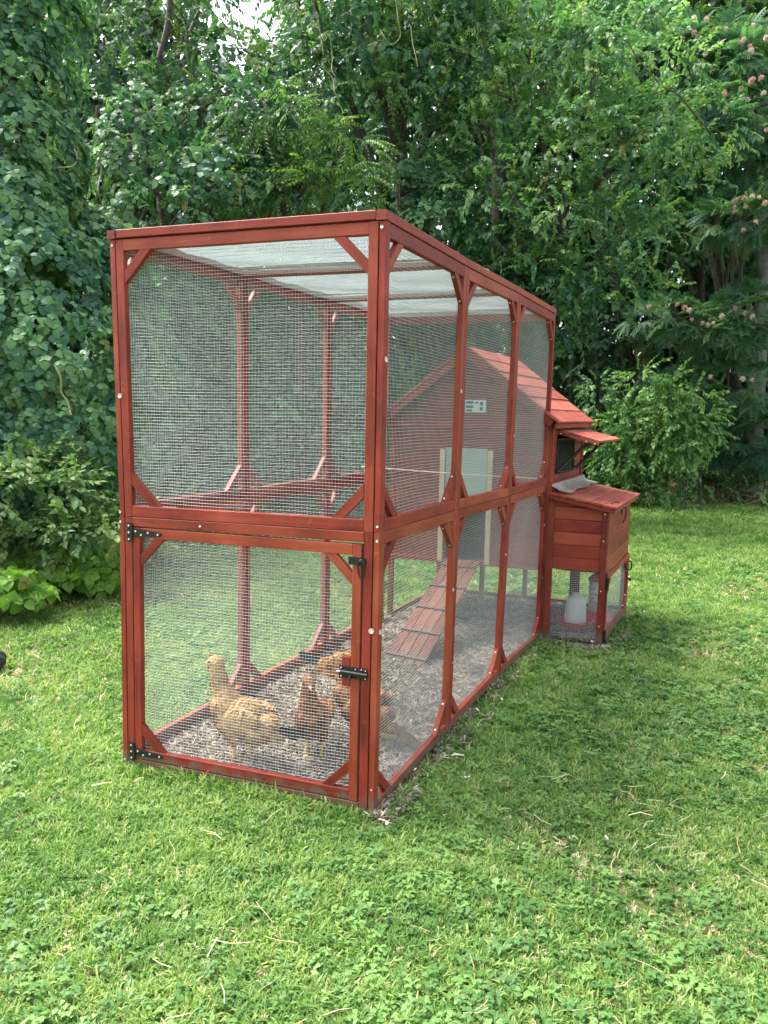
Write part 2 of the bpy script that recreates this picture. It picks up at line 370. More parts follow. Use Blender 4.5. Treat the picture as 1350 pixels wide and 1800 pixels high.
SW, TH = .036, .026      # stile width, timber thickness
def panel(parent, BL, BR, TR, TL, n, sw=SW, top=.042, bot=.045, brace=.125, bw=.034, wire=True, m=None, braces='1111', screws=False, gap_l=0, r=.00052):
    """framed wire panel; corners are on the outer face, n points outwards"""
    BL, BR, TR, TL = [np.asarray(p, float) for p in (BL, BR, TR, TL)]
    n = nrm(n); ex_ = nrm(BR - BL); up = nrm(TL - BL)
    off = -n * TH / 2
    m = m or M['red']
    board('stile', parent, BL + ex_ * sw / 2 + off, TL + ex_ * sw / 2 + off, ex_, sw, TH, m)
    board('stile', parent, BR - ex_ * sw / 2 + off, TR - ex_ * sw / 2 + off, ex_, sw, TH, m)
    g_ = .0006
    board('rail', parent, BL + ex_ * (sw + g_) + up * bot / 2 + off * 1.02, BR - ex_ * (sw + g_) + up * bot / 2 + off * 1.02, up, bot, TH - .001, m)
    board('rail', parent, TL + ex_ * (sw + g_) - up * top / 2 + off * 1.02, TR - ex_ * (sw + g_) - up * top / 2 + off * 1.02, up, top, TH - .001, m)
    k = bw * 1.414
    cs = [(BL + ex_ * sw + up * bot, ex_, up), (BR - ex_ * sw + up * bot, -ex_, up), (TR - ex_ * sw - up * top, -ex_, -up), (TL + ex_ * sw - up * top, ex_, -up)]
    for i, (c, a, b) in enumerate(cs):
        if braces[i] == '0': continue
        br = brace * random.uniform(.96, 1.05)
        P = [c + a * (br - k) + b * .0008, c + a * br + b * .0008, c + b * br + a * .0008, c + b * (br - k) + a * .0008]
        o = prism('corner_brace', parent, [p - n * .002 for p in P], n, TH - .004, m)
        if screws:
            mid = nrm(a + b)
            for t in (.13, .87):
                screw(o, P[1] * (1 - t) + P[2] * t - n * TH * .5 + mid * .0005, mid)
    if wire:
        e = .014
        z = -n * (TH + .002)
        wire_grid('wire_mesh', parent, BL + ex_ * (sw - e) + up * (bot - e) + z, BR - ex_ * (sw - e) + up * (bot - e) + z,
                  TR - ex_ * (sw - e) - up * (top - e) + z, TL + ex_ * (sw - e) - up * (top - e) + z, n, r=r)

# ------------------------------------------------------------------ the wire run
W = 1.154
run = empty('chicken_run', (0, 0, 0), 'tall two storey red wooden framed wire mesh chicken run in the middle of the lawn', 'chicken run')
WORLD[run.name] = Matrix.Identity(4)
# right-hand wall joints (outer face): columns k = 0..3, rows bottom / seam / top of posts
RJ = [[(1.154, 0, -.005), (1.158, 0, 1.082), (1.158, 0, 2.169)],
      [(1.219, .819, .022), (1.221, .848, 1.078), (1.224, .878, 2.167)],
      [(1.286, 1.665, .030), (1.292, 1.737, 1.063), (1.295, 1.779, 2.178)],
      [(1.366, 2.655, -.015), (1.364, 2.66, 1.057), (1.368, 2.685, 2.178)]]
RJ = [[np.array(p, float) for p in c] for c in RJ]
LJ = [[(0, 0, -.012), (.012, 0, 1.071), (-.005, 0, 2.167)]]
for k in (1, 2, 3):
    y = .872 * k; x = .0693 * k
    LJ.append([(x, y, .0), (x + .006, y, 1.070), (x, y, 2.167)])
LJ = [[np.array(p, float) for p in c] for c in LJ]
exw = V3(1, 0, 0); up = V3(0, 0, 1); nf = V3(0, -1, 0)
# right wall: 3 bays x 2
for k in range(3):
    for lv in (0, 1):
        BL, BR, TR, TL = RJ[k][lv], RJ[k + 1][lv], RJ[k + 1][lv + 1], RJ[k][lv + 1]
        d = nrm(BR - BL); n = nrm(np.cross(d, up))
        g0 = d * .001; zt = up * .0008
        y0 = d * (TH + .0) if False else d * 0
        panel(run, BL + g0 + zt, BR - g0 + zt, TR - g0 - zt, TL + g0 - zt, n, screws=True, r=.00066, top=.05 if lv else .046)
# left wall, seen from its inner side
for k in range(3):
    for lv in (0, 1):
        BL, BR, TR, TL = LJ[k + 1][lv], LJ[k][lv], LJ[k][lv + 1], LJ[k + 1][lv + 1]
        d = nrm(BR - BL); n = nrm(np.cross(d, up))
        zt = up * .0008
        panel(run, BL + d * .001 + zt, BR - d * .001 + zt, TR - d * .001 - zt, TL + d * .001 - zt, n, screws=False, bot=.045 if lv else .075)
# front: upper panel sits between the two side walls
sx = TH + .0025
FL = [p + exw * sx for p in LJ[0]]; FR = [p - exw * sx for p in RJ[0]]
pz = up * .0008
panel(run, FL[1] + pz, FR[1] + pz, FR[2] - pz, FL[2] - pz, nf, brace=.13)
# front: lower fixed frame
oy = -nf * 0
sw2 = .034
offf = -nf * TH / 2
board('stile', run, FL[0] + exw * sw2 / 2 + offf, FL[1] - pz + exw * sw2 / 2 + offf, exw, sw2, TH)
board('stile', run, FR[0] - exw * sw2 / 2 + offf, FR[1] - pz - exw * sw2 / 2 + offf, exw, sw2, TH)
board('rail', run, FL[1] - pz + exw * (sw2 + .0015) - up * .019 + offf, FR[1] - pz - exw * (sw2 + .0015) - up * .019 + offf, up, .038, TH)
board('rail', run, FL[0] + exw * (sw2 + .0015) + up * .021 + offf, FR[0] - exw * (sw2 + .0015) + up * .021 + offf, up, .042, TH)
# the door
dBL = FL[0] + exw * (sw2 + .003) + up * .046; dTL = FL[1] + exw * (sw2 + .003) - up * .043
dBR = FR[0] - exw * (sw2 + .008) + up * .046; dTR = FR[1] - exw * (sw2 + .008) - up * .048
door = board('door', run, dBL + exw * .017 + offf, dTL + exw * .017 + offf, exw, .034, TH)
WORLD[door.name] = WORLD[door.name]
class D: pass
def door_panel():
    ex_ = nrm(dBR - dBL)
    board('stile', door, dBR - ex_ * .018 + offf, dTR - ex_ * .018 + offf, ex_, .036, TH)
    for a, b, s in ((dBL, dBR, 1), (dTL, dTR, -1)):
        e = nrm(b - a)
        board('rail', door, a + e * .035 + up * s * .0205 + offf, b - e * .037 + up * s * .0205 + offf, up, .041, TH - .001)
    for c, a, b in ((dBL + ex_ * .034 + up * .041, ex_, up), (dBR - ex_ * .036 + up * .041, -ex_, up), (dTR - ex_ * .036 - up * .041, -ex_, -up), (dTL + ex_ * .034 - up * .041, ex_, -up)):
        br, k = .115, .047
        P = [c + a * (br - k), c + a * br, c + b * br, c + b * (br - k)]
        prism('corner_brace', door, [p - nf * .0025 for p in P], nf, TH - .005, M['red'])
    z = -nf * (TH + .002); e = .02
    wire_grid('wire_mesh', door, dBL + ex_ * e + up * e + z, dBR - ex_ * e + up * e + z, dTR - ex_ * e - up * e + z, dTL + ex_ * e - up * e + z, nf)
door_panel()
# door hinges
def t_hinge(parent, P, e, u, n, plate=.027, ph=.078, strap=.135, sh=.036, m=None):
    """P: pin position on the surface; e: strap direction, u: up"""
    n = nrm(n); t = .003
    q = [P - e * plate - u * ph / 2, P - u * ph / 2, P + u * ph / 2, P - e * plate + u * ph / 2]
    h = prism('hinge', parent, [p + n * t for p in q], n, t, M['black'])
    s = [P + e * .002 - u * sh / 2, P + e * strap - u * .008, P + e * (strap + .007) + u * 0, P + e * strap + u * .008, P + e * .002 + u * sh / 2]
    prism('strap', h, [p + n * t for p in s], n, t, M['black'])
    tube('pin', h, [P - u * ph * .42 + n * .004, P + u * ph * .42 + n * .004], .005, M['black'], 8)
    for k in (-.36, 0, .36): screw(h, P - e * plate * .6 + u * ph * k + n * t, n, .004)
    for a, b in ((.13, .2), (.33, -.18), (.58, .12), (.93, 0)): screw(h, P + e * strap * a + u * sh * b + n * t, n, .004)
t_hinge(door, dTL + exw * -.001 - up * .021 + nf * .0005, exw, up, nf)
t_hinge(door, dBL + exw * -.001 + up * .028 + nf * .0005, exw, up, nf)
# hasp with snap hook, top right of the door
hp = dTR - up * .062
hs = prism('hasp', door, [hp + exw * x + up * z + nf * .004 for x, z in ((-.050, -.016), (.016, -.012), (.021, .002), (.016, .013), (-.050, .016))], nf, .0035, M['black'])
ts = np.linspace(0, 2 * np.pi, 25)[:-1]
hook = np.array([hp + exw * (.004 + .013 * math.cos(a) * (1 + .25 * math.sin(a))) + up * (-.028 + .036 * math.sin(a)) + nf * (.012 + .003 * math.sin(a)) for a in ts])
hook = np.concatenate([hook, hook[:2]])
tube('snap_hook', hs, hook, .0035, plain('dark_steel', (.06, .06, .06), .3, .8), 6)
tube('staple', hs, [hp + exw * .002 + nf * .004, hp + exw * -.002 + nf * .018 + up * .004, hp + exw * .010 + nf * .018, hp + exw * .012 + nf * .004], .003, M['black'], 6, sub=4)
# barrel bolt on a wood block
bp_ = dBR + up * .505
board('bolt_block', door, bp_ - exw * .053 + up * .056 - nf * .012, bp_ - exw * .053 - up * .056 - nf * .012, exw, .034, .022)
bl = prism('bolt_latch', door, [bp_ + exw * x + up * z + nf * .003 for x, z in ((-.078, -.022), (-.003, -.022), (-.003, .022), (-.078, .022))], nf, .003, M['black'])
prism('keeper', bl, [bp_ + exw * x + up * z + nf * .003 for x, z in ((.006, -.025), (.034, -.022), (.034, .022), (.006, .025))], nf, .003, M['black'])
tube('barrel', bl, [bp_ + exw * -.072 + nf * .010 + up * .002, bp_ + exw * .038 + nf * .010], .0075, M['black'], 10)
tube('bolt_knob', bl, [bp_ + exw * -.03 + nf * .010, bp_ + exw * -.03 + nf * .017 - up * .024], .0055, M['black'], 8)
tube('rod', bl, [bp_ + exw * -.085 + nf * .010 + up * .001, bp_ + exw * -.055 + nf * .0105 + up * .001], .0048, plain('worn_steel', (.5, .5, .5), .25, .9), 8)
for x, z in ((-.07, .016), (-.012, .016), (.012, .018), (.028, .016), (-.07, -.016), (.028, -.016)): screw(bl, bp_ + exw * x + up * z + nf * .003, nf, .0025)
# corner screws and washers on the front
for P, r_ in ((V3(1.131, 0, .715), .0105), (V3(.030, 0, 1.560), .0095), (V3(1.147, 0, 1.105), .005), (V3(1.147, 0, 1.052), .005), (V3(.018, 0, 1.088), .005), (V3(.018, 0, 1.048), .005),
              (V3(1.143, 0, 2.148), .006), (V3(.009, 0, 2.146), .004), (V3(.012, 0, .02), .004), (V3(1.143, 0, .10), .0035), (V3(.40, 0, 1.055), .005)):
    screw(run, P + nf * .0008, nf, r_)
nr = nrm(np.cross(nrm(RJ[1][0] - RJ[0][0]), up))
def on_right(k, t, z):
    a, b = RJ[k], RJ[k + 1]
    lo = a[0] if z < a[1][2] else a[1]; hi = a[1] if z < a[1][2] else a[2]
    lo2 = b[0] if z < b[1][2] else b[1]; hi2 = b[1] if z < b[1][2] else b[2]
    f = (z - lo[2]) / (hi[2] - lo[2]); return (lo * (1 - f) + hi * f) * (1 - t) + (lo2 * (1 - f) + hi2 * f) * t
for k, t, z, r_ in ((0, .02, .71, .0105), (0, .02, 1.70, .0105), (0, .98, .70, .009), (0, .98, 1.62, .009), (1, .98, .74, .008), (2, .97, .80, .008), (2, .03, 1.4, .005), (1, .02, .35, .004), (2, .98, .45, .004)):
    screw(run, on_right(k, t, z) + nr * .0008, nr, r_)
# caps along the top
ct = .033
for k in range(3):
    for J, s in ((RJ, 1), (LJ, -1)):
        a, b = J[k][2].copy(), J[k + 1][2].copy(); d = nrm(b - a); side = nrm(np.cross(d, up)) * s
        st = -d * (.008 if k == 0 else -.0015)
        board('cap_rail', run, a + st + up * (ct / 2 + .002) - side * .016 * 1, b - d * .0015 + up * (ct / 2 + .002) - side * .016, side, .038, ct)
board('cap_rail', run, LJ[0][2] + exw * .037 + up * (ct / 2 + .004) + V3(0, .011, 0), RJ[0][2] - exw * .037 + up * (ct / 2 + .003) + V3(0, .011, 0), V3(0, 1, 0), .036, ct - .002)
board('cap_rail', run, LJ[3][2] + exw * .037 + up * (ct / 2 + .004) - V3(0, .022, 0), RJ[3][2] - exw * .037 + up * (ct / 2 + .003) - V3(0, .022, 0), V3(0, 1, 0), .036, ct - .002)
for k in (1, 2):
    for s in (-1, 1):
        a = LJ[k][2] + exw * .038 + V3(0, .019 * s, .012); b = RJ[k][2] - exw * .038 + V3(0, .019 * s, .012)
        board('rafter', run, a, b, V3(0, 1, 0), .034, .026)
# far end posts rails
d3 = nrm(RJ[3][2] - LJ[3][2])
board('rail', run, LJ[3][2] + d3 * .04 - up * .022 - V3(0, .03, 0), RJ[3][2] - d3 * .04 - up * .022 - V3(0, .03, 0), up, .04, TH)
# roof: welded wire under a sagging tarpaulin, bay by bay
for k in range(3):
    A, B, Cc, Dd = [p + up * .004 for p in (LJ[k][2] + exw * .02 + V3(0, .03, 0), RJ[k][2] - exw * .02 + V3(0, .03, 0), RJ[k + 1][2] - exw * .02 - V3(0, .035, 0), LJ[k + 1][2] + exw * .02 - V3(0, .035, 0))]
    wire_grid('roof_mesh', run, A, B, Cc, Dd, up, wave=.002)
    nu, nv = 26, 22; V = []
    ph = random.uniform(0, 6)
    for j in range(nv + 1):
        for i in range(nu + 1):
            u_, v_ = i / nu, j / nv
            p = A * (1 - u_) * (1 - v_) + B * u_ * (1 - v_) + Cc * u_ * v_ + Dd * (1 - u_) * v_
            s_ = .010 + .008 * math.sin(u_ * 9 + ph + v_ * 2) * math.sin(v_ * 3.14) + .006 * math.sin(v_ * 17 + u_ * 3 + ph)
            V.append(p + up * (.022 + s_ - .012 * math.sin(u_ * 3.1416) * math.sin(v_ * 3.1416)))
    F = [(j * (nu + 1) + i, j * (nu + 1) + i + 1, (j + 1) * (nu + 1) + i + 1, (j + 1) * (nu + 1) + i) for j in range(nv) for i in range(nu)]
    meshV('roof_tarp', run, V, F, M['tarp'], True)
# cord across the far half of the run
tube('cord', run, [V3(.085, 2.5, 1.135), V3(.7, 2.47, 1.118), V3(1.33, 2.44, 1.112)], .0035, M['rope'], 6, sub=5)

# ------------------------------------------------------------------ the coop
ca = .10
eyc = V3(math.sin(ca), math.cos(ca), 0); nyc = V3(math.cos(ca), -math.sin(ca), 0)   # along its side, outwards to the right
def K(x, b, z): return V3(x, 2.70, z) + eyc * b
coop = empty('chicken_coop', tuple(K(.8, .5, 0)), 'raised red plank coop with gable roof, propped shutter and nest box at the run end', 'chicken coop')
WORLD[coop.name] = Matrix.Translation(coop.location)
LW, RW, DP = .225, 1.375, 1.0
EZ, PZ, PX = 1.47, 1.955, .80
# corner posts / legs
for x in (LW + .018, RW - .018):
    for b in (.018, DP - .018):
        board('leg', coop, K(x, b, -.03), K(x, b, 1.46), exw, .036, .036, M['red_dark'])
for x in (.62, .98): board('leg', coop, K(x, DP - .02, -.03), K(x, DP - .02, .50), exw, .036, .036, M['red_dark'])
# front wall planks (facing the run), with the pop hole left open
hx0, hx1, hz0, hz1 = .655, .945, .50, .93
ph_ = .0955
z = .49; i = 0
prism('gable_board', coop, [K(.245, .019, 1.44), K(1.355, .019, 1.44), K(PX + .035, .019, 1.915), K(PX - .035, .019, 1.915)], -eyc, .006, M['red_dark'])
while z < 1.94:
    zt = min(z + ph_, 1.94) - .0015; zm = (z + zt) / 2
    wl = LW + .03; wr = RW - .03
    if zt > 1.50:
        f = (zt - EZ) / (PZ - EZ); wl = .20 + (PX - .20) * f + .02; wr = 1.40 - (1.40 - PX) * f - .02
    if wr - wl > .06:
        spans = [(wl, wr)] if (zm > hz1 or zm < hz0) else [(wl, hx0), (hx1, wr)]
        for a, b in spans:
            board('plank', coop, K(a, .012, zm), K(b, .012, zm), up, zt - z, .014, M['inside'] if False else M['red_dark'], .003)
    z += ph_; i += 1
board('beam', coop, K(.20, -.004, 1.445), K(1.375, -.004, 1.445), up, .05, .018, M['red'])
board('beam', coop, K(.24, -.004, .475), K(1.36, -.004, .475), up, .03, .022, M['red'])
# pop door: pale guide rails, sliding panel, dark interior, ramp
for x in (.625, .968):
    board('guide_rail', coop, K(x, -.010, .47), K(x, -.010, 1.27), exw, .036, .02, M['pale'])
meshp = board('sliding_door', coop, K(.648, -.006, 1.115), K(.946, -.006, 1.115), up, .33, .006, M['panelglass'])
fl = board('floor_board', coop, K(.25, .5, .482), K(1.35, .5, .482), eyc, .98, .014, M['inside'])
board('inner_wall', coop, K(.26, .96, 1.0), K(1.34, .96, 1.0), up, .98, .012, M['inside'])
# left wall, back wall
for i in range(10):
    z0 = .49 + i * .0955
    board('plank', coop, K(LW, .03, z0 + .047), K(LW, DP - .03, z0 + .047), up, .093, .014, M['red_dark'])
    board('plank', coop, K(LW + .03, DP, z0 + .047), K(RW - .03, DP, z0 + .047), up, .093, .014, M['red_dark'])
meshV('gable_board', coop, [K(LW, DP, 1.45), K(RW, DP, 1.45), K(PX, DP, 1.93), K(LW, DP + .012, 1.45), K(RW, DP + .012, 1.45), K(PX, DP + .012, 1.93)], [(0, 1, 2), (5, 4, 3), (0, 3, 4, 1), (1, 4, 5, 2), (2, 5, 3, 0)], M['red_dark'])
# right wall planks with a window opening, above the nest box
wb0, wb1, wz0, wz1 = .165, .70, 1.125, 1.352
np_ = 6; hh = (1.455 - 1.045) / np_
for i in range(np_):
    z0 = 1.045 + i * hh; z1 = z0 + hh - .002; zm = (z0 + z1) / 2
    spans = [(.036, DP - .036)] if (zm < wz0 or zm > wz1) else [(.036, wb0), (wb1, DP - .036)]
    for a, b in spans: board('plank', coop, K(RW - .008, a, zm), K(RW - .008, b, zm), up, z1 - z0, .014, M['red'], .003)
board('side_trim', coop, K(RW + .011, .0, 1.038), K(RW + .011, DP, 1.038), up, .058, .02, M['red'])
board('corner_trim', coop, K(RW + .005, .018, 1.07), K(RW + .005, .018, 1.46), eyc, .034, .012, M['red'])
board('corner_trim', coop, K(RW + .005, DP - .016, 1.07), K(RW + .005, DP - .016, 1.46), eyc, .03, .012, M['red'])
wf = board('window', coop, K(RW + .001, wb0 - .006, (wz0 + wz1) / 2), K(RW + .001, wb0 + .006, (wz0 + wz1) / 2), up, wz1 - wz0 + .02, .012, M['black'])
board('window_frame', wf, K(RW + .001, wb1 - .01, (wz0 + wz1) / 2), K(RW + .001, wb1 + .008, (wz0 + wz1) / 2), up, wz1 - wz0 + .02, .014, M['black'])
board('window_frame', wf, K(RW + .001, wb0, wz0 - .002), K(RW + .001, wb1, wz0 - .002), up, .012, .012, M['black'])
board('window_frame', wf, K(RW + .001, wb0, wz1 + .002), K(RW + .001, wb1, wz1 + .002), up, .012, .012, M['black'])
wire_grid('window_mesh', wf, K(RW - .004, wb0, wz0), K(RW - .004, wb1, wz0), K(RW - .004, wb1, wz1), K(RW - .004, wb0, wz1), nyc, m=M['wire_dark'], r=.0011)
# propped shutter
sh_n, sh_len = .20, .285
hz_ = 1.418
dirs = nrm(nyc * .27 - up * .07); nrs = nrm(np.cross(eyc, dirs)); nrs = nrs if nrs[2] > 0 else -nrs
shut = board('window_shutter', coop, K(RW + .012, .155, hz_) + dirs * .035, K(RW + .012, .985, hz_) + dirs * .035, dirs, .068, .02, M['red_weathered'])
for i in range(1, 4):
    c = dirs * (.035 + i * .072)
    board('plank', shut, K(RW + .012, .155, hz_) + c, K(RW + .012, .985, hz_) + c, dirs, .069, .018, M['red_weathered'])
board('end_rail', shut, K(RW + .012, .165, hz_) - nrs * .018 + dirs * .01, K(RW + .012, .165, hz_) - nrs * .018 + dirs * .285, eyc, .022, .014, M['red'])
for t in (.02, .2, .26): screw(shut, K(RW + .012, .154, hz_) - nrs * .018 + dirs * t, -eyc, .005)
for b0, b1 in ((.19, .20), (.80, .80)):
    tube('prop_arm', shut, [K(RW + .014, b0 - .03, 1.135), K(RW + .06, b0, 1.185), K(RW + .16, b1, 1.30), K(RW + .012, b1 + .01, hz_) + dirs * .24 - nrs * .012], .011, M['black'], 6)
    tube('prop_foot', shut, [K(RW + .004, b0 - .05, 1.14), K(RW + .02, b0 - .005, 1.13)], .007, M['black'], 6)
# gable roof: shiplap planks running front to back
for s in (1, -1):
    ex0, ex1 = PX, PX + s * .635
    z0, z1 = PZ + .012, EZ - .002
    sl = nrm(V3(ex1 - ex0, 0, z1 - z0)); Ls = math.hypot(ex1 - ex0, z1 - z0); nn = nrm(np.cross(sl, eyc)); nn = nn if nn[2] > 0 else -nn
    npk = 6; wpk = Ls / npk
    for i in range(npk):
        c = K(ex0, -.10, z0) + sl * (i + .5) * wpk + nn * (.004 + .002 * (i % 2))
        tilt = nrm(sl + nn * .055)
        board('roof_plank', coop, c + eyc * random.uniform(-.004, .004), c + eyc * 1.18 + eyc * random.uniform(-.004, .004), tilt, wpk + .008, .016, M['red_weathered'], .003)
    board('barge_board', coop, K(ex0, -.085, z0) - nn * .030 + sl * .01, K(ex0, -.085, z0) - nn * .030 + sl * (Ls - .03), nn, .045, .016, M['red'])
    board('barge_board', coop, K(ex0, 1.06, z0) - nn * .030 + sl * .01, K(ex0, 1.06, z0) - nn * .030 + sl * (Ls - .03), nn, .045, .016, M['red'])
    board('fascia', coop, K(ex1, -.09, z1) - up * .016 - exw * s * .012, K(ex1, 1.07, z1) - up * .016 - exw * s * .012, up, .034, .014, M['red'])
# nest box
NX = 1.772
def KB(x, b, z): return V3(x, 2.665, z) + eyc * b
nb = board('nest_box', coop, KB(NX - .020, .018, -.03), KB(NX - .020, .018, .905), exw, .040, .036, M['red_dark'])
board('post', nb, KB(RW + .024, .018, -.03), KB(RW + .024, .018, .985), exw, .044, .036, M['red_dark'])
board('post', nb, KB(NX - .020, .98, -.03), KB(NX - .020, .98, .905), exw, .040, .036, M['red'])
board('post', nb, KB(RW + .024, .98, -.03), KB(RW + .024, .98, .985), exw, .044, .036, M['red_dark'])
for i in range(5):
    z0 = .485 + i * .086; zt = z0 + .084
    board('plank', nb, KB(RW + .047, .016, (z0 + zt) / 2), KB(NX - .041, .016, (z0 + zt) / 2), up, zt - z0, .014, M['red'], .003)
    board('plank', nb, KB(RW + .047, .985, (z0 + zt) / 2), KB(NX - .041, .985, (z0 + zt) / 2), up, zt - z0, .014, M['red'], .003)
meshV('top_board', nb, [KB(RW + .02, .009, .917), KB(NX - .041, .009, .917), KB(NX - .041, .009, .918), KB(RW + .02, .009, .985),
                        KB(RW + .02, .023, .917), KB(NX - .041, .023, .917), KB(NX - .041, .023, .918), KB(RW + .02, .023, .985)],
      [(0, 1, 2, 3), (7, 6, 5, 4), (0, 4, 5, 1), (1, 5, 6, 2), (2, 6, 7, 3), (3, 7, 4, 0)], M['red'])
for i in range(4):
    z0 = .475 + i * .105; zt = z0 + .103
    board('side_plank', nb, KB(NX - .006, .038, (z0 + zt) / 2), KB(NX - .006, .962, (z0 + zt) / 2), up, zt - z0, .014, M['red'], .003)
board('bottom_board', nb, KB((RW + NX) / 2 - .14, .5, .48), KB((RW + NX) / 2 + .17, .5, .48), eyc, .93, .012, M['inside'])
# sloping lid
l0, l1 = KB(RW + .006, -.035, .992), KB(NX + .052, -.035, .912)
sl = nrm(l1 - l0); Ls = np.linalg.norm(l1 - l0); nn = nrm(np.cross(eyc, sl)); nn = nn if nn[2] > 0 else -nn
lid = None
for i in range(5):
    wpk = Ls / 5; c = l0 + sl * (i + .5) * wpk + nn * (.012 + .0015 * (i % 2)); tilt = nrm(sl + nn * .05)
    o = board('lid' if lid is None else 'lid_plank', coop if lid is None else lid, c, c + eyc * (1.085 + random.uniform(-.004, .004)), tilt, wpk + .004, .014, M['red_weathered'], .003)
    if lid is None: lid = o
board('lid_edge', lid, l0 + eyc * .01 - nn * .012 + sl * .01, l0 + eyc * .01 - nn * .012 + sl * (Ls - .005), nn, .026, .016, M['red'])
board('lid_edge', lid, l1 - nn * .010 + eyc * .02 - sl * .012, l1 - nn * .010 + eyc * 1.06 - sl * .012, nn, .022, .016, M['red_weathered'])
# lid clasp and small hook
cl_ = KB(NX + .002, .55, .845)
lc = prism('lid_clasp', nb, [cl_ + eyc * a + up * z + nyc * .004 for a, z in ((-.025, -.02), (.025, -.02), (.025, .035), (-.025, .035))], nyc, .004, M['black'])
tube('hook', lc, [cl_ + nyc * .012 + up * .02, cl_ + nyc * .024 + up * .03 + eyc * .02, cl_ + nyc * .026 - up * .03 + eyc * .02, cl_ + nyc * .014 - up * .085], .005, M['black'], 6, sub=4)
tube('lid_hook', lid, [l1 - sl * .06 + nn * .022 + eyc * .16, l1 - sl * .045 + nn * .03 + eyc * .22, l1 - sl * .03 + nn * .022 + eyc * .28], .004, M['black'], 6, sub=4)
# milky vinyl flashing between wall and lid
V = []; nu, nv = 8, 30
for j in range(nv + 1):
    b = -.03 + 1.06 * j / nv
    for i in range(nu + 1):
        t = i / nu
        a0 = K(RW + .024, b, 1.058) ; a1 = l0 + nn * .036 + eyc * (b + .03) + sl * (.12 + .012 * math.sin(b * 13))
        p = a0 * (1 - t) ** 2 + 2 * t * (1 - t) * (K(RW + .028, b, .985) + nn * .03) + a1 * t * t
        V.append(p + nn * .006 * math.sin(b * 22 + 5 * t) * math.sin(t * 3.1) + up * .012 * math.exp(-((b + .03) / .05) ** 2) * t)
F = [(j * (nu + 1) + i, j * (nu + 1) + i + 1, (j + 1) * (nu + 1) + i + 1, (j + 1) * (nu + 1) + i) for j in range(nv) for i in range(nu)]
vf = meshV('vinyl_flashing', coop, V, F, M['vinyl'], True)
# mesh under the box: front, side door, back
wire_grid('wire_mesh', nb, KB(RW + .04, .022, 0), KB(NX - .036, .022, 0), KB(NX - .036, .022, .49), KB(RW + .04, .022, .49), nf, r=.0009)
wire_grid('wire_mesh', nb, KB(RW + .04, .985, 0), KB(NX - .036, .985, 0), KB(NX - .036, .985, .49), KB(RW + .04, .985, .49), nf)
board('rail', nb, KB(RW + .047, .985, .02), KB(NX - .041, .985, .02), up, .04, .02, M['red'])
sdr = board('side_door', nb, KB(NX + .002, .062, .0), KB(NX + .002, .062, .468), eyc, .036, .02, M['red'])
board('stile', sdr, KB(NX + .002, .985, .0), KB(NX + .002, .985, .468), eyc, .036, .02, M['red'])
board('rail', sdr, KB(NX + .002, .081, .026), KB(NX + .002, .966, .026), up, .052, .02, M['red_weathered'])
board('rail', sdr, KB(NX + .002, .081, .449), KB(NX + .002, .966, .449), up, .036, .02, M['red'])
for c, a, b_ in ((KB(NX + .011, .966, .052), -eyc, up), (KB(NX + .011, .966, .431), -eyc, -up), (KB(NX + .011, .081, .431), eyc, -up)):
    br, k = .115, .046
    o = prism('corner_brace', sdr, [c + a * (br - k), c + a * br, c + b_ * br, c + b_ * (br - k)], nyc, .018, M['red'])
    for t in (.2, .8): screw(o, (c + a * br) * (1 - t) + (c + b_ * br) * t - nyc * .009 + nrm(a + b_) * .0005, nrm(a + b_), .005)
wire_grid('wire_mesh', sdr, KB(NX - .009, .07, .04), KB(NX - .009, .975, .04), KB(NX - .009, .975, .44), KB(NX - .009, .07, .44), nyc)
for z in (.40, .04): 
    h = prism('hinge', sdr, [KB(NX + .013, b, z_) for b, z_ in ((.028, z - .04), (.058, z - .04), (.058, z + .045), (.028, z + .045))], nyc, .004, M['black'])
    tube('pin', h, [KB(NX + .016, .043, z - .04), KB(NX + .016, .043, z + .045)], .005, M['black'], 8)
hd = tube('handle', sdr, [KB(NX + .012, .985, .405), KB(NX + .030, .985, .405), KB(NX + .032, .985, .345), KB(NX + .012, .985, .34)], .006, M['black'], 6, sub=4)
tube('latch', sdr, [KB(NX + .012, .99, .265), KB(NX + .028, .99, .268), KB(NX + .030, .99, .25)], .009, M['black'], 6, sub=3)
for z in (.88, .70, .36, .12): screw(nb, KB(NX - .02, .0, z), nf, .0045)
# under-coop frame, open meshed sides
board('sill', coop, K(LW + .04, DP - .02, .015), K(RW - .04, DP - .02, .015), up, .06, .024, M['red_dark'])
board('sill', coop, K(LW + .018, .04, .015), K(LW + .018, DP - .04, .015), up, .06, .024, M['red_dark'])
board('sill', coop, K(LW + .018, .04, .46), K(LW + .018, DP - .04, .46), up, .04, .024, M['red_dark'])
for a in (.30,): pass
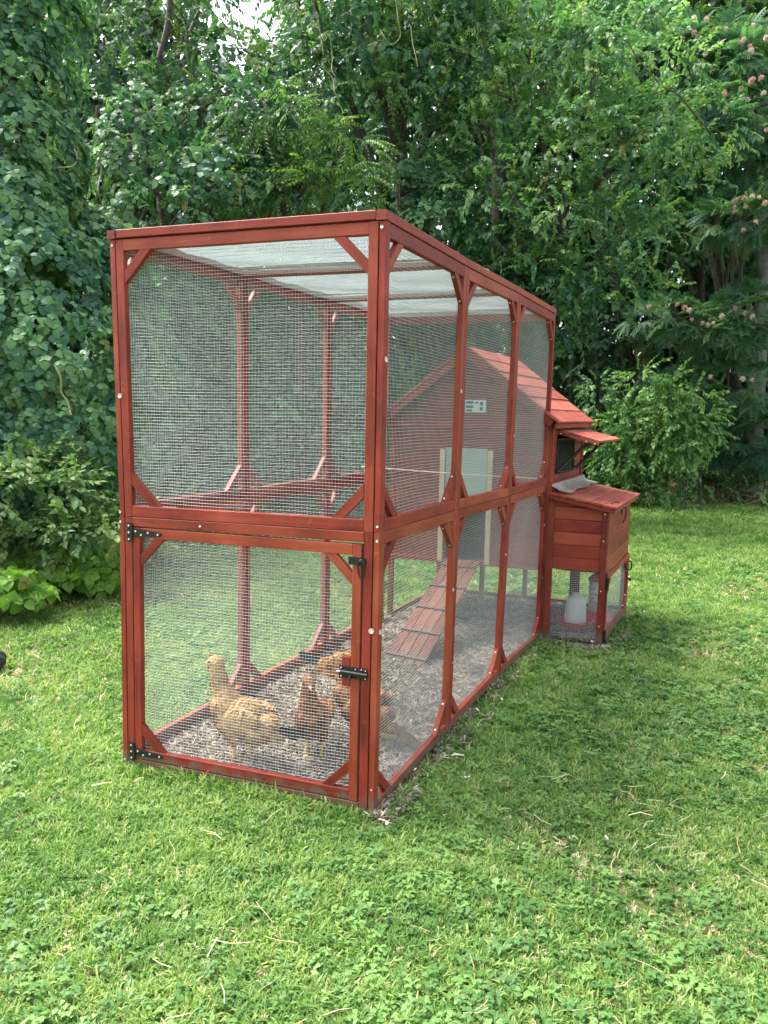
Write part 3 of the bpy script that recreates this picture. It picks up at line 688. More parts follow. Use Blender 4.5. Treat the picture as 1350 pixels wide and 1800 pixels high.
# ramp
rt0, rt1 = K(.685, -.03, .49), K(.925, -.03, .49)
rb0, rb1 = V3(.545, 1.76, .012), V3(.825, 1.70, .012)
ramp_ = None
for i in range(4):
    f0, f1 = i / 4 + .006, (i + 1) / 4 - .006
    a = rb0 * (1 - (f0 + f1) / 2) + rb1 * (f0 + f1) / 2; b = rt0 * (1 - (f0 + f1) / 2) + rt1 * (f0 + f1) / 2
    wdt = np.linalg.norm(rb1 - rb0) * (f1 - f0) * .96
    o = board('ramp' if ramp_ is None else 'plank', coop if ramp_ is None else ramp_, a, b, rb1 - rb0, wdt, .012, M['ramp'])
    if ramp_ is None: ramp_ = o
for i in range(5):
    t = .04 + i * .22; a = rb0 * (1 - t) + rt0 * t; b = rb1 * (1 - t) + rt1 * t
    nr_ = nrm(np.cross(b - a, rt0 - rb0)); nr_ = nr_ if nr_[2] > 0 else -nr_
    board('cleat', ramp_, a + nr_ * .012, b + nr_ * .012, rt0 - rb0, .016, .012, M['inside'])
# blue display unit on the gable
du = empty('display_unit', tuple(K(.85, -.03, 1.53)), 'small pale blue digital display box mounted on the coop gable behind the mesh', 'display unit')
WORLD[du.name] = Matrix.Translation(du.location)
board('casing', du, K(.78, -.012, 1.572), K(.925, -.012, 1.572), up, .088, .026, M['display'], .005)
for x0, x1, z0, z1 in ((.788, .838, 1.588, 1.606), (.788, .838, 1.560, 1.578), (.788, .830, 1.538, 1.549), (.852, .872, 1.592, 1.602), (.885, .905, 1.58, 1.60), (.885, .905, 1.545, 1.565)):
    board('screen', du, K(x0, -.0265, (z0 + z1) / 2), K(x1, -.0265, (z0 + z1) / 2), up, z1 - z0, .003, M['screen'], .0004)

# ------------------------------------------------------------------ waterer and feeder
def lathe(name, parent, cx, cy, prof, m, k=32, sq=0):
    V = []; F = []
    for r_, z in prof:
        for i in range(k):
            a = i / k * 2 * math.pi; V.append((cx + r_ * math.cos(a), cy + r_ * math.sin(a), z))
    for j in range(len(prof) - 1):
        for i in range(k): F.append((j * k + i, j * k + (i + 1) % k, (j + 1) * k + (i + 1) % k, (j + 1) * k + i))
    F.append(tuple(range(k))[::-1]); F.append(tuple(range((len(prof) - 1) * k, len(prof) * k)))
    return meshV(name, parent, V, F, m, True)
wx, wy = 1.575, 2.86
wt = empty('waterer', (wx, wy, 0), 'white translucent jug poultry waterer standing in a red dish under the nest box', 'waterer')
WORLD[wt.name] = Matrix.Translation(wt.location)
lathe('jug', wt, wx, wy, [(.074, .085), (.076, .10), (.074, .14), (.070, .20), (.064, .245), (.052, .262), (.030, .272), (.026, .29), (.0, .292)], M['jug'])
lathe('dish', wt, wx, wy, [(.06, .05), (.095, .055), (.112, .075), (.118, .10), (.124, .102), (.122, .094), (.112, .088), (.10, .068), (.06, .066)], M['redplastic'])
lathe('stand', wt, wx, wy, [(.075, -.02), (.03, -.012), (.022, .02), (.024, .052)], M['redplastic'], 20)
fx, fy = 1.70, 3.18
ft = empty('feeder', (fx, fy, 0), 'white tube feeder with red cone lid and tray behind the nest box corner post', 'feeder')
WORLD[ft.name] = Matrix.Translation(ft.location)
lathe('tube', ft, fx, fy, [(.070, .10), (.070, .335)], M['whiteplastic'])
lathe('lid', ft, fx, fy, [(.078, .33), (.078, .342), (.03, .385), (.0, .392)], M['redplastic'])
lathe('tray', ft, fx, fy, [(.07, -.01), (.105, 0), (.112, .05), (.105, .05), (.07, .105)], M['redplastic'])
for i, (z, a0, a1) in enumerate(((.27, 3.7, 4.5), (.235, 3.9, 4.8), (.20, 4.1, 4.5), (.175, 4.2, 4.9))):
    ts = np.linspace(a0, a1, 9)
    tube('print', ft, [V3(fx + .0705 * math.cos(t), fy + .0705 * math.sin(t), z + .008 * math.sin(t * 9)) for t in ts], .0035, M['redplastic'] if i != 1 else M['print'], 5)

# ------------------------------------------------------------------ chickens
def ellip(bm, c, r_, rot=(0, 0, 0), seg=2):
    mt = Matrix.Translation(c) @ Matrix.Rotation(rot[2], 4, 'Z') @ Matrix.Rotation(rot[1], 4, 'Y') @ Matrix.Diagonal((*r_, 1))
    bmesh.ops.create_icosphere(bm, subdivisions=seg + 1, radius=1, matrix=mt)
def cone(bm, a, b, r0, r1, k=8):
    a, b = Vector(a), Vector(b); d = b - a
    q = d.to_track_quat('Z', 'Y').to_matrix().to_4x4()
    bmesh.ops.create_cone(bm, cap_ends=True, segments=k, radius1=r0, radius2=r1, depth=d.length, matrix=Matrix.Translation((a + b) / 2) @ q)
    for p, r_ in ((a, r0), (b, r1)): bmesh.ops.create_icosphere(bm, subdivisions=1, radius=r_, matrix=Matrix.Translation(p))
def plumage_mat(name, body, shade, wing):
    m, n, l, b = mat(name)
    tc = n.new('ShaderNodeTexCoord'); t = n.new('ShaderNodeTexNoise'); t.inputs['Scale'].default_value = 22; t.inputs['Detail'].default_value = 5
    l.new(tc.outputs['Object'], t.inputs[0]); r_ = ramp(n, [(.32, shade), (.5, body), (.66, wing)]); l.new(t.outputs[0], r_.inputs[0])
    l.new(r_.outputs[0], b.inputs['Base Color']); b.inputs['Roughness'].default_value = .75; b.inputs['Specular IOR Level'].default_value = .2
    v = n.new('ShaderNodeTexVoronoi'); v.inputs['Scale'].default_value = 75; l.new(tc.outputs['Object'], v.inputs[0])
    bp = n.new('ShaderNodeBump'); bp.inputs['Strength'].default_value = .5; bp.inputs['Distance'].default_value = .004; l.new(v.outputs[0], bp.inputs['Height']); l.new(bp.outputs[0], b.inputs['Normal'])
    return m
M['shank'] = plain('yellow_shank', (.62, .38, .07), rough=.5, noise=.2, scale=80)
M['comb'] = plain('pink_comb', (.42, .13, .09), rough=.5)
M['beak'] = plain('horn_beak', (.45, .30, .13), rough=.4)
M['eye'] = plain('hen_eye', (.02, .012, .008), rough=.1)
M['tailblack'] = plain('black_tail_feather', (.018, .022, .03), rough=.4, noise=.4, scale=40)
def hen(loc, yaw, label, cols, neck_up=1.0, tail_dark=True, scale=1.0, head_turn=0.0, slope=.0, tail_drop=0.0):
    body_m = plumage_mat('plumage', *cols)
    bm = bmesh.new()
    ellip(bm, (.065, 0, .215), (.074, .066, .088), (0, .5, 0))
    ellip(bm, (0, 0, .195 - slope * .02), (.108, .073, .082), (0, .25 + slope * .3, 0))
    ellip(bm, (-.085, 0, .175 - slope * .05), (.080, .052, .055), (0, .3 + slope * .5, 0))
    ellip(bm, (-.15, 0, .165 - slope * .09 - tail_drop), (.055, .022, .034), (0, .1 + slope * .6, 0))
    for s in (-1, 1): ellip(bm, (-.015, s * .054, .203 - slope * .015), (.105, .020, .050), (0, .28 + slope * .3, 0))   # folded wings
    ellip(bm, (-.10, 0, .190 - slope * .055 - tail_drop * .5), (.085, .040, .042), (0, .15 + slope * .5, 0))
    nk = [(.085, .262, .052), (.102, .295, .042), (.110, .325, .038), (.116, .350 * neck_up, .034), (.120, .378 * neck_up, .031)]
    for x, z, r_ in nk: ellip(bm, (x, 0, z), (r_, r_ * .92, r_ * 1.1), seg=1)
    hx, hz = .130, .400 * neck_up
    c_, s_ = math.cos(head_turn), math.sin(head_turn)
    def H(dx, dy, dz): return (hx - .008 + dx * c_ - dy * s_, dx * s_ + dy * c_, hz + dz)
    ellip(bm, H(.004, 0, 0), (.036, .027, .030), (0, 0, head_turn))
    ellip(bm, H(.026, 0, -.005), (.021, .017, .018), (0, 0, head_turn), seg=1)
    for s in (-1, 1):
        fy_ = s * .036; fx_ = .012 * s
        ellip(bm, (.005 + fx_ * .5, fy_, .135), (.040, .028, .048), seg=1)
        cone(bm, (.004 + fx_ * .6, fy_, .11), (-.006 + fx_, fy_, .078), .017, .008)
        cone(bm, (-.006 + fx_, fy_, .08), (.002 + fx_, fy_, .010), .0068, .0062)
        for an, L in ((0, .048), (.55, .042), (-.55, .042), (3.14, .022)):
            cone(bm, (.002 + fx_, fy_, .009), (.002 + fx_ + L * math.cos(an), fy_ + L * math.sin(an), .004), .0055, .0032, 6)
    me = bpy.data.meshes.new('tmp'); bm.to_mesh(me); bm.free()
    t = bpy.data.objects.new('tmp', me); COL.objects.link(t)
    rm = t.modifiers.new('r', 'REMESH'); rm.mode = 'VOXEL'; rm.voxel_size = .0036; rm.use_smooth_shade = True
    sm = t.modifiers.new('s', 'SMOOTH'); sm.factor = .5; sm.iterations = 3
    dg = bpy.context.evaluated_depsgraph_get(); dg.update()
    m2 = bpy.data.meshes.new_from_object(t.evaluated_get(dg)); m2.name = 'body'
    bpy.data.objects.remove(t); bpy.data.meshes.remove(me)
    m2.materials.clear(); m2.materials.append(body_m); m2.materials.append(M['shank']); m2.shade_smooth()
    nV = len(m2.vertices); co = np.empty(nV * 3); m2.vertices.foreach_get('co', co); co = co.reshape(-1, 3)
    no = np.empty(nV * 3); m2.vertices.foreach_get('normal', no); no = no.reshape(-1, 3)
    nP = len(m2.polygons); ce = np.empty(nP * 3); m2.polygons.foreach_get('center', ce); ce = ce.reshape(-1, 3)
    m2.polygons.foreach_set('material_index', (ce[:, 2] < .086).astype(np.int32))
    root = empty('hen', loc, label, 'hen', 'hens in the run'); root.rotation_euler = (0, 0, yaw); root.scale = (scale,) * 3
    def add(name, me_, parent=root):
        o = bpy.data.objects.new(name, me_); COL.objects.link(o); o.parent = parent; return o
    body = add('body', m2)
    # overlapping contour feathers
    sel = np.where((co[:, 2] > .115) & (co[:, 0] < hx + .02) & ~((co[:, 2] > hz - .015) & (co[:, 0] > hx)))[0]
    sel = rng.choice(sel, 1700)
    P, N = co[sel], no[sel]
    dirn = np.array([-1.0, 0, -.55]) + np.where(P[:, 2:3] > .24, np.array([.75, 0, -1.2]), 0)
    dirn = dirn + rng.normal(0, .12, dirn.shape); dirn -= N * (dirn * N).sum(1, keepdims=True); dirn /= np.linalg.norm(dirn, axis=1, keepdims=True)
    sd_ = np.cross(N, dirn); L = np.where(P[:, 2] > .27, .018, .027)[:, None] * rng.uniform(.8, 1.2, (len(P), 1)); wd = L * .27
    b0 = P - N * .001
    pts = np.stack([b0, b0 + dirn * L * .45 + sd_ * wd + N * .003, b0 + dirn * L + N * .0028, b0 + dirn * L * .45 - sd_ * wd + N * .0026], 1)
    pl = fast_mesh('plumage', pts.reshape(-1, 3), quads=np.arange(len(P) * 4).reshape(-1, 4), mat=body_m, smooth=True)
    o = add('plumage', pl); o['kind'] = 'stuff'
    # wing and tail quills
    V, F = [], []
    def quill(c, d, side, L, wd_):
        i = len(V); c = Vector(c); d = Vector(d).normalized(); side = Vector(side)
        V.extend([c, c + d * L * .4 + side * wd_, c + d * L * .85 + side * wd_ * .8, c + d * L, c + d * L * .85 - side * wd_ * .8, c + d * L * .4 - side * wd_]); F.append((i, i + 1, i + 2, i + 3, i + 4, i + 5))
    zt = .175 - slope * .09 - tail_drop
    for k in range(11):
        a = (k - 5) / 5
        quill((-.165, a * .014, zt + .012), (-1, a * .12, .25 - slope * .6 - abs(a) * .15), (0, .35, 1), .145 - .02 * abs(a), .015)
    tl = add('tail', fast_mesh('tail', [tuple(v) for v in V], quads=np.array(F), mat=M['tailblack'] if tail_dark else body_m))
    for s in (-1, 1):
        V.clear(); F.clear()
        for k in range(9):
            quill((.02 - k * .012, s * (.079 - k * .001), .205 - k * .004 + (k % 2) * .002), (-1, -s * .10, -.12 - slope * .2 + k * .02), (0, 0, 1), .075, .010)
        add('wing', fast_mesh('wing', [tuple(v) for v in V], quads=np.array(F), mat=body_m))
    bmb = bmesh.new(); bmesh.ops.create_cone(bmb, cap_ends=True, segments=8, radius1=.008, radius2=.0006, depth=.026, matrix=Matrix.Translation(H(.053, 0, -.008)) @ Matrix.Rotation(head_turn, 4, 'Z') @ Matrix.Rotation(R(104), 4, 'Y'))
    mb = bpy.data.meshes.new('beak'); bmb.to_mesh(mb); bmb.free(); mb.materials.append(M['beak']); add('beak', mb)
    for s in (-1, 1):
        bmb = bmesh.new(); bmesh.ops.create_icosphere(bmb, subdivisions=2, radius=.0055, matrix=Matrix.Translation(H(.018, s * .0245, .005)))
        mb = bpy.data.meshes.new('eye'); bmb.to_mesh(mb); bmb.free(); mb.materials.append(M['eye']); mb.shade_smooth(); add('eye', mb)
    bmb = bmesh.new()
    for dx, r_ in ((.036, .004), (.029, .005), (.021, .005), (.013, .004)): bmesh.ops.create_icosphere(bmb, subdivisions=1, radius=1, matrix=Matrix.Translation(H(dx, 0, .0265)) @ Matrix.Diagonal((r_, .003, r_, 1)))
    mb = bpy.data.meshes.new('comb'); bmb.to_mesh(mb); bmb.free(); mb.materials.append(M['comb']); add('comb', mb)
    for s in (-1, 1):
        bmb = bmesh.new(); bmesh.ops.create_icosphere(bmb, subdivisions=1, radius=1, matrix=Matrix.Translation(H(.036, s * .009, -.024)) @ Matrix.Diagonal((.006, .003, .009, 1)))
        mb = bpy.data.meshes.new('wattle'); bmb.to_mesh(mb); bmb.free(); mb.materials.append(M['comb']); add('wattle', mb)
    return root
BUFF = ((.37, .23, .095), (.24, .14, .055), (.47, .32, .15))
BROWN = ((.20, .075, .030), (.095, .032, .016), (.36, .16, .06))
hen((.47, .19, -.005), R(172), 'buff hen at the left of the run, head raised, black tipped tail behind', BUFF, .99, True, 1.09, slope=.3, tail_drop=-.028)
hen((.735, .36, -.005), R(-78), 'chestnut brown hen facing the camera behind the run door, left of the bolt latch', BROWN, .98, True, 1.0, head_turn=R(25), slope=.2)
hen((.64, 1.02, -.005), R(4), 'orange brown hen behind the chestnut one, dark tail to the left', ((.42, .20, .06), (.24, .10, .035), (.54, .30, .11)), .84, True, 1.0, slope=-.2)
hen((.86, .60, -.005), R(168), 'brown hen mostly hidden behind the front corner post, back sloping down', ((.24, .11, .045), (.11, .05, .025), (.40, .22, .09)), .95, False, 1.0, slope=.8)

# ------------------------------------------------------------------ leaf library
def leaf_pts(L, Wd, fold=.18, droop=.15, n=3):
    """outline of one leaf pointing to +x, folded along the midrib, curling down; returns verts, quads/tris"""
    xs = [0, .28, .62, 1.0]; ws = [0.0, .5, .42, 0.0]
    V = []; 
    for x, w_ in zip(xs, ws):
        z = -droop * x * x * L
        V.append((x * L, 0, z))
        if w_ > 0: V.append((x * L, w_ * Wd, z + fold * w_ * Wd)); V.append((x * L, -w_ * Wd, z + fold * w_ * Wd))
    # 0 base,1 m1,2 l1,3 r1,4 m2,5 l2,6 r2,7 tip
    F = [(0, 1, 2), (0, 3, 1), (1, 4, 5), (1, 5, 2), (1, 3, 6), (1, 6, 4), (4, 7, 5), (4, 6, 7)]
    return np.array(V), np.array(F)
def rotm(yaw, pitch, roll=0):
    cy, sy, cp, sp, cr, sr = math.cos(yaw), math.sin(yaw), math.cos(pitch), math.sin(pitch), math.cos(roll), math.sin(roll)
    Rz = np.array([[cy, -sy, 0], [sy, cy, 0], [0, 0, 1]]); Ry = np.array([[cp, 0, sp], [0, 1, 0], [-sp, 0, cp]]); Rx = np.array([[1, 0, 0], [0, cr, -sr], [0, sr, cr]])
    return Rz @ Ry @ Rx
class Acc:
    def __init__(s): s.V = []; s.F = []; s.n = 0
    def add(s, V, F, Rm=None, t=(0, 0, 0), sc=1.0):
        V = np.asarray(V) * sc
        if Rm is not None: V = V @ Rm.T
        s.V.append(V + np.array(t)); s.F.append(np.asarray(F) + s.n); s.n += len(V)
    def mesh(s, name, m): return fast_mesh(name, np.concatenate(s.V), tris=np.concatenate(s.F), mat=m)
def stem(acc, pts, r):
    pts = np.asarray(pts, float); k = len(pts); V = []; F = []
    for i, p in enumerate(pts):
        for a in range(3): V.append(p + r * (1 - .6 * i / k) * np.array([0, math.cos(a * 2.09), math.sin(a * 2.09)]))
    for i in range(k - 1):
        for a in range(3):
            p, q = i * 3 + a, i * 3 + (a + 1) % 3; F += [(p, q, q + 3), (p, q + 3, p + 3)]
    acc.add(V, F)
def v_kudzu(m):
    a = Acc()
    for ang, s in ((0, 1.0), (2.0, .82), (-2.0, .82)):
        V, F = leaf_pts(.075, .075, .12, random.uniform(.1, .35))
        a.add(V, F, rotm(ang + random.uniform(-.2, .2), random.uniform(-.1, .35), random.uniform(-.3, .3)), (.012 if ang == 0 else 0, 0, 0), s)
    return a.mesh('leaf', m)
def v_twig(m, n=12, L=.070, Wd=.041, ln=.28, droop=.35):
    a = Acc(); ys = random.uniform(-.3, .3)
    P = [np.array([t * ln, ys * ln * t * t, -droop * ln * t * t]) for t in np.linspace(0, 1, 5)]; stem(a, P, .003)
    for i in range(n):
        t = (i + .6) / n; p = np.array([t * ln, ys * ln * t * t, -droop * ln * t * t]); sd = 1 if i % 2 else -1
        yaw = sd * random.uniform(.35, 1.3) * (1 - .4 * t)
        V, F = leaf_pts(L * random.uniform(.75, 1.2), Wd * random.uniform(.8, 1.2), .2, random.uniform(.1, .5))
        a.add(V, F, rotm(yaw, random.uniform(.1, 1.0), random.uniform(-.5, .5)), p)
    return a.mesh('twig', m)
def v_pinnate(m, n=9, ln=.34, L=.075, Wd=.022):
    a = Acc()
    for f in range(3):
        yaw0 = (f - 1) * .8 + random.uniform(-.2, .2); dr = random.uniform(.5, 1.0)
        Rm = rotm(yaw0, random.uniform(-.2, .3))
        s = Acc(); stem(s, [(t * ln, 0, -dr * ln * t * t) for t in np.linspace(0, 1, 5)], .0025)
        for i in range(n):
            t = (i + 1) / n
            for sd in (-1, 1):
                V, F = leaf_pts(L * (1 - .3 * t), Wd, .1, .4); s.add(V, F, rotm(sd * random.uniform(.9, 1.2), random.uniform(.3, .8)), (t * ln, 0, -dr * ln * t * t))
        a.add(np.concatenate(s.V), np.concatenate(s.F), Rm)
    return a.mesh('frond', m)
def v_mimosa(m):
    a = Acc()
    for f in range(4):
        ln = random.uniform(.24, .34); Rm = rotm((f - 1.5) * .7 + random.uniform(-.2, .2), random.uniform(-.15, .25)); dr = random.uniform(.2, .5); s = Acc()
        stem(s, [(t * ln, 0, -dr * ln * t * t) for t in np.linspace(0, 1, 4)], .002)
        for i in range(9):
            t = .12 + .88 * i / 8
            for sd in (-1, 1):
                Lp = .11 * (1 - .5 * abs(t - .45)); w_ = .011
                V = np.array([(0, 0, 0), (Lp * .3, w_, .003), (Lp * .3, -w_, .003), (Lp, 0, -.02 * 1), (Lp * .8, w_ * .7, -.01), (Lp * .8, -w_ * .7, -.01)])
                F = [(0, 1, 4), (0, 4, 5), (0, 5, 2), (4, 3, 5)]
                s.add(V, F, rotm(sd * 1.05, .15), (t * ln, 0, -dr * ln * t * t))
        a.add(np.concatenate(s.V), np.concatenate(s.F), Rm)
    return a.mesh('frond', m)
LIBC = {}
def lib(kind, mname, nvar=5):
    key = kind + '_' + mname
    if key in LIBC: return LIBC[key]
    c = bpy.data.collections.new('lib_' + key); f = {'kudzu': v_kudzu, 'twig': v_twig, 'pinnate': v_pinnate, 'mimosa': v_mimosa}.get(kind) or GENS[kind]
    mes = []
    for i in range(nvar):
        me = f(M[mname]); o = bpy.data.objects.new('%s_%02d' % (key, i), me); c.objects.link(o); mes.append(me)
    LIBC[key] = (c, mes); return LIBC[key]
_ng = {}
def scatter_group(coll):
    if coll.name in _ng: return _ng[coll.name]
    ng = bpy.data.node_groups.new('scatter', 'GeometryNodeTree')
    ng.interface.new_socket('Geometry', in_out='INPUT', socket_type='NodeSocketGeometry'); ng.interface.new_socket('Geometry', in_out='OUTPUT', socket_type='NodeSocketGeometry')
    n, l = ng.nodes, ng.links
    gi, go = n.new('NodeGroupInput'), n.new('NodeGroupOutput')
    ip = n.new('GeometryNodeInstanceOnPoints'); jn = n.new('GeometryNodeJoinGeometry')
    for ob in coll.objects:
        oi = n.new('GeometryNodeObjectInfo'); oi.inputs['Object'].default_value = ob; oi.inputs['As Instance'].default_value = False
        gt = n.new('GeometryNodeGeometryToInstance'); l.new(oi.outputs['Geometry'], gt.inputs[0]); l.new(gt.outputs[0], jn.inputs[0])
    def na(nm, t):
        x = n.new('GeometryNodeInputNamedAttribute'); x.data_type = t; x.inputs[0].default_value = nm; return x.outputs[0]
    l.new(gi.outputs[0], ip.inputs['Points']); l.new(jn.outputs[0], ip.inputs['Instance']); ip.inputs['Pick Instance'].default_value = True
    l.new(na('idx', 'INT'), ip.inputs['Instance Index']); l.new(na('rot', 'FLOAT_VECTOR'), ip.inputs['Rotation']); l.new(na('scl', 'FLOAT'), ip.inputs['Scale'])
    l.new(ip.outputs[0], go.inputs[0]); _ng[coll.name] = ng; return ng
def frames_to_euler(X, Z):
    X = X / (np.linalg.norm(X, axis=1, keepdims=True) + 1e-9); Z = Z - X * (X * Z).sum(1, keepdims=True); Z /= np.linalg.norm(Z, axis=1, keepdims=True) + 1e-9
    Y = np.cross(Z, X)
    return np.stack([np.arctan2(Y[:, 2], Z[:, 2]), -np.arcsin(np.clip(X[:, 2], -1, 1)), np.arctan2(X[:, 1], X[:, 0])], 1)
def scatter(name, P, E, S, kind, mname, parent=None, nvar=5, mkind='stuff', singles=0, single_name='leaf'):
    coll, mes = lib(kind, mname, nvar)
    P = np.asarray(P, float); I = rng.integers(0, len(mes), len(P))
    if singles and len(P) > singles:
        vis = P - CAM; dd = np.linalg.norm(vis, axis=1); depth = vis @ CF; px = 675 + FPX * (vis @ CR) / depth; py = 900 - FPX * (vis @ CU) / depth
        ok = (px > -5) & (px < 1355) & (py > -5) & (py < 1805) & (depth > 0)
        order = np.argsort(np.where(ok, dd, 1e9))[:singles]
        for i in order:
            o = bpy.data.objects.new(single_name, mes[I[i]])
            mw = Matrix.LocRotScale(Vector(P[i]), __import__('mathutils').Euler(E[i], 'XYZ'), Vector((S[i],) * 3)); place(o, mw, parent)
        keep = np.ones(len(P), bool); keep[order] = False; P, E, S, I = P[keep], E[keep], S[keep], I[keep]
    me = bpy.data.meshes.new(name); me.vertices.add(len(P)); me.vertices.foreach_set('co', P.astype(np.float32).ravel())
    for nm, ty, dat in (('idx', 'INT', I.astype(np.int32)), ('rot', 'FLOAT_VECTOR', E.astype(np.float32).ravel()), ('scl', 'FLOAT', np.asarray(S, np.float32))):
        at_ = me.attributes.new(nm, ty, 'POINT'); at_.data.foreach_set('vector' if ty == 'FLOAT_VECTOR' else 'value', dat)
    o = bpy.data.objects.new(name, me); place(o, Matrix.Identity(4), parent)
    md = o.modifiers.new('scatter', 'NODES'); md.node_group = scatter_group(coll)
    if mkind: o['kind'] = mkind
    return o

# ------------------------------------------------------------------ foliage masses
def blob(px, py, d, rx, ry=None, rd=None):
    c = at(px, py, d); ry = ry or rx; k = np.linalg.norm(c - CAM) / FPX
    return (c, np.array([rx * k, (rd or (rx + ry) / 2) * k, ry * k]))
def lump(P, f=1.0, ph=0.0):
    return (np.sin(P[:, 0] * 2.3 * f + ph) + np.sin(P[:, 1] * 2.9 * f + 1.3 + ph) + np.sin(P[:, 2] * 3.1 * f + 2.1) + np.sin((P[:, 0] + P[:, 2]) * 5.3 * f + ph) * .6 + np.sin((P[:, 1] - P[:, 2]) * 6.1 * f) * .6) / 4.2
def cover(blobs, dens, shell=(.72, 1.05), bump=.22, gaps=-.2, view_cull=-.35, ph=0.0, umbrella=False):
    """points and outward normals over a cluster of ellipsoids"""
    Ps, Ns = [], []; rbig = np.median([b_[1].mean() for b_ in blobs]) * 1.35
    for bi, (c, r_) in enumerate(blobs):
        area = 4 * math.pi * (((r_[0] * r_[1]) ** 1.6 + (r_[0] * r_[2]) ** 1.6 + (r_[1] * r_[2]) ** 1.6) / 3) ** (1 / 1.6)
        n = int(area * dens); 
        if n < 4: n = 4
        d = rng.normal(size=(n, 3)); d /= np.linalg.norm(d, axis=1, keepdims=True)
        tocam = nrm(CAM - c); d = d[(d @ tocam) > view_cull]
        P0 = c + d * r_
        lm = lump(P0, 1.0 / max(.35, r_.mean() * .8), ph + bi)
        s = shell[0] + (shell[1] - shell[0]) * rng.random(len(d)) ** .45 + bump * lm
        P = c + d * r_ * s[:, None]; N = d / r_; N /= np.linalg.norm(N, axis=1, keepdims=True)
        umb = (N[:, 2] > -.12 - .5 * rng.random(len(d)) ** 3) if (umbrella and r_.mean() < rbig) else True
        keep = umb & (lump(P0, 2.2 / max(.35, r_.mean()), ph + 4.7 + bi) > gaps - .25 * rng.random(len(d)))
        for bj, (c2, r2) in enumerate(blobs):
            if bj != bi: keep &= (((P - c2) / r2) ** 2).sum(1) > .55
        gl = gz(P[:, 0], P[:, 1]) + .02
        keep &= P[:, 2] > gl
        Ps.append(P[keep]); Ns.append(N[keep])
    return np.concatenate(Ps), np.concatenate(Ns)
UP = np.array([0, 0, 1.0])
def orient_kudzu(N):
    n = len(N); X = -UP * .8 + N * .35 + rng.normal(0, .35, (n, 3)); Z = N * .9 + UP * .65 + rng.normal(0, .28, (n, 3)); return frames_to_euler(X, Z)
def orient_twig(N, droop=.25):
    n = len(N); X = N + rng.normal(0, .45, (n, 3)) - UP * droop; Z = UP * 1.0 + N * .35 + rng.normal(0, .3, (n, 3)); return frames_to_euler(X, Z)
def clumps(blobs, k=7, size=.52, flat=.62):
    out = []
    for c, r_ in blobs:
        tc = nrm(CAM - c)
        for i in range(k):
            d = nrm(rng.normal(size=3) + tc * .5 + UP * .35); s = size * random.uniform(.75, 1.25)
            out.append((c + d * r_ * random.uniform(.55, .9), r_ * np.array([s, s, s * flat])))
        out.append((c - tc * r_ * .15, r_ * .62))
    return out
def foliage(parent, blobs, kind='twig', mname='dark', dens=40, scale=1.0, name='crown', gaps=-.2, droop=.25, singles=0, ph=0.0, nvar=5, bump=.22, shell=(.72, 1.05), cull=-.35, clump=0):
    if clump: blobs = clumps(blobs, clump)
    P, N = cover(blobs, dens, gaps=gaps, ph=ph, bump=bump, shell=shell, view_cull=cull, umbrella=bool(clump))
    E = orient_kudzu(N) if kind == 'kudzu' else orient_twig(N, droop)
    S = rng.uniform(.6, 1.3, len(P)) * scale
    return scatter(name, P, E, S, kind, mname, parent, nvar, None if parent is not None else 'stuff', singles)
def trunk(parent, pts, r0, r1, m='bark', name='trunk'):
    pts = [np.asarray(p, float) for p in pts]; return tube(name, parent, pts, r0, M[m], 9, taper=r1 / r0, sub=5)
def ground_pt(px, d): 
    p = at(px, 900, d); p[2] = float(gz(p[0], p[1])) - .05; return p
def tree(name, label, base_px, d, blobs, mats, kinds, dens, scale, r0=.14, m='bark', gaps=-.2, ntips=5, cat='tree', group=None, droop=.25, ph=0.0, nvar=5, bump=.22, clump=0):
    b = ground_pt(base_px, d); root = empty(name, tuple(b), label, cat, group); WORLD[root.name] = Matrix.Translation(root.location)
    top = sum(c for c, _ in blobs) / len(blobs); top = np.array(top)
    mid = b * .45 + top * .55; mid[:2] += rng.normal(0, .12, 2)
    trunk(root, [b, b * .7 + mid * .3 + V3(.05, 0, 0), mid, top], r0, r0 * .45, m)
    for i, (c, r_) in enumerate(blobs[:ntips]):
        s = mid * .6 + top * .4 if i % 2 else mid
        trunk(root, [s, (s + c) / 2 + V3(0, 0, .1) + rng.normal(0, .1, 3), c, c + rng.normal(0, .25, 3) * r_ + V3(0, 0, r_[2] * .5)], r0 * .38, r0 * .08, m, 'branch')
    for i, (k, mm, de, sc_) in enumerate(zip(kinds, mats, dens, scale)):
        foliage(root, blobs, k, mm, de, sc_, 'crown' if i == 0 else 'foliage', gaps, droop, ph=ph + i * 3.3, nvar=nvar, bump=bump, clump=clump)
    return root

# --- far woods behind everything
FW = []
gapsp = [(120, 20, 40), (430, 50, 60), (470, 30, 70), (670, 265, 40), (665, 330, 30), (360, 20, 40), (1000, -5, 30), (1255, -10, 25)]
for d in (19.5, 23):
    for py in range(-60, 880, 85):
        for px in range(-260, 1620, 95):
            x, y = px + random.uniform(-30, 30), py + random.uniform(-25, 25)
            if any((x - a) ** 2 + (y - b) ** 2 < (r_ + 50) ** 2 for a, b, r_ in gapsp): continue
            if y < 30 and random.random() < .3: continue
            FW.append(blob(x, y, d + random.uniform(-1, 1), random.uniform(62, 88), random.uniform(55, 75)))
fw = foliage(None, FW, 'twig', 'dark', 9.5, 3.0, 'far_woods', gaps=-.5, cull=.0)
fw['kind'] = 'stuff'; fw['label'] = 'dark mass of woodland foliage far behind the nearer trees'

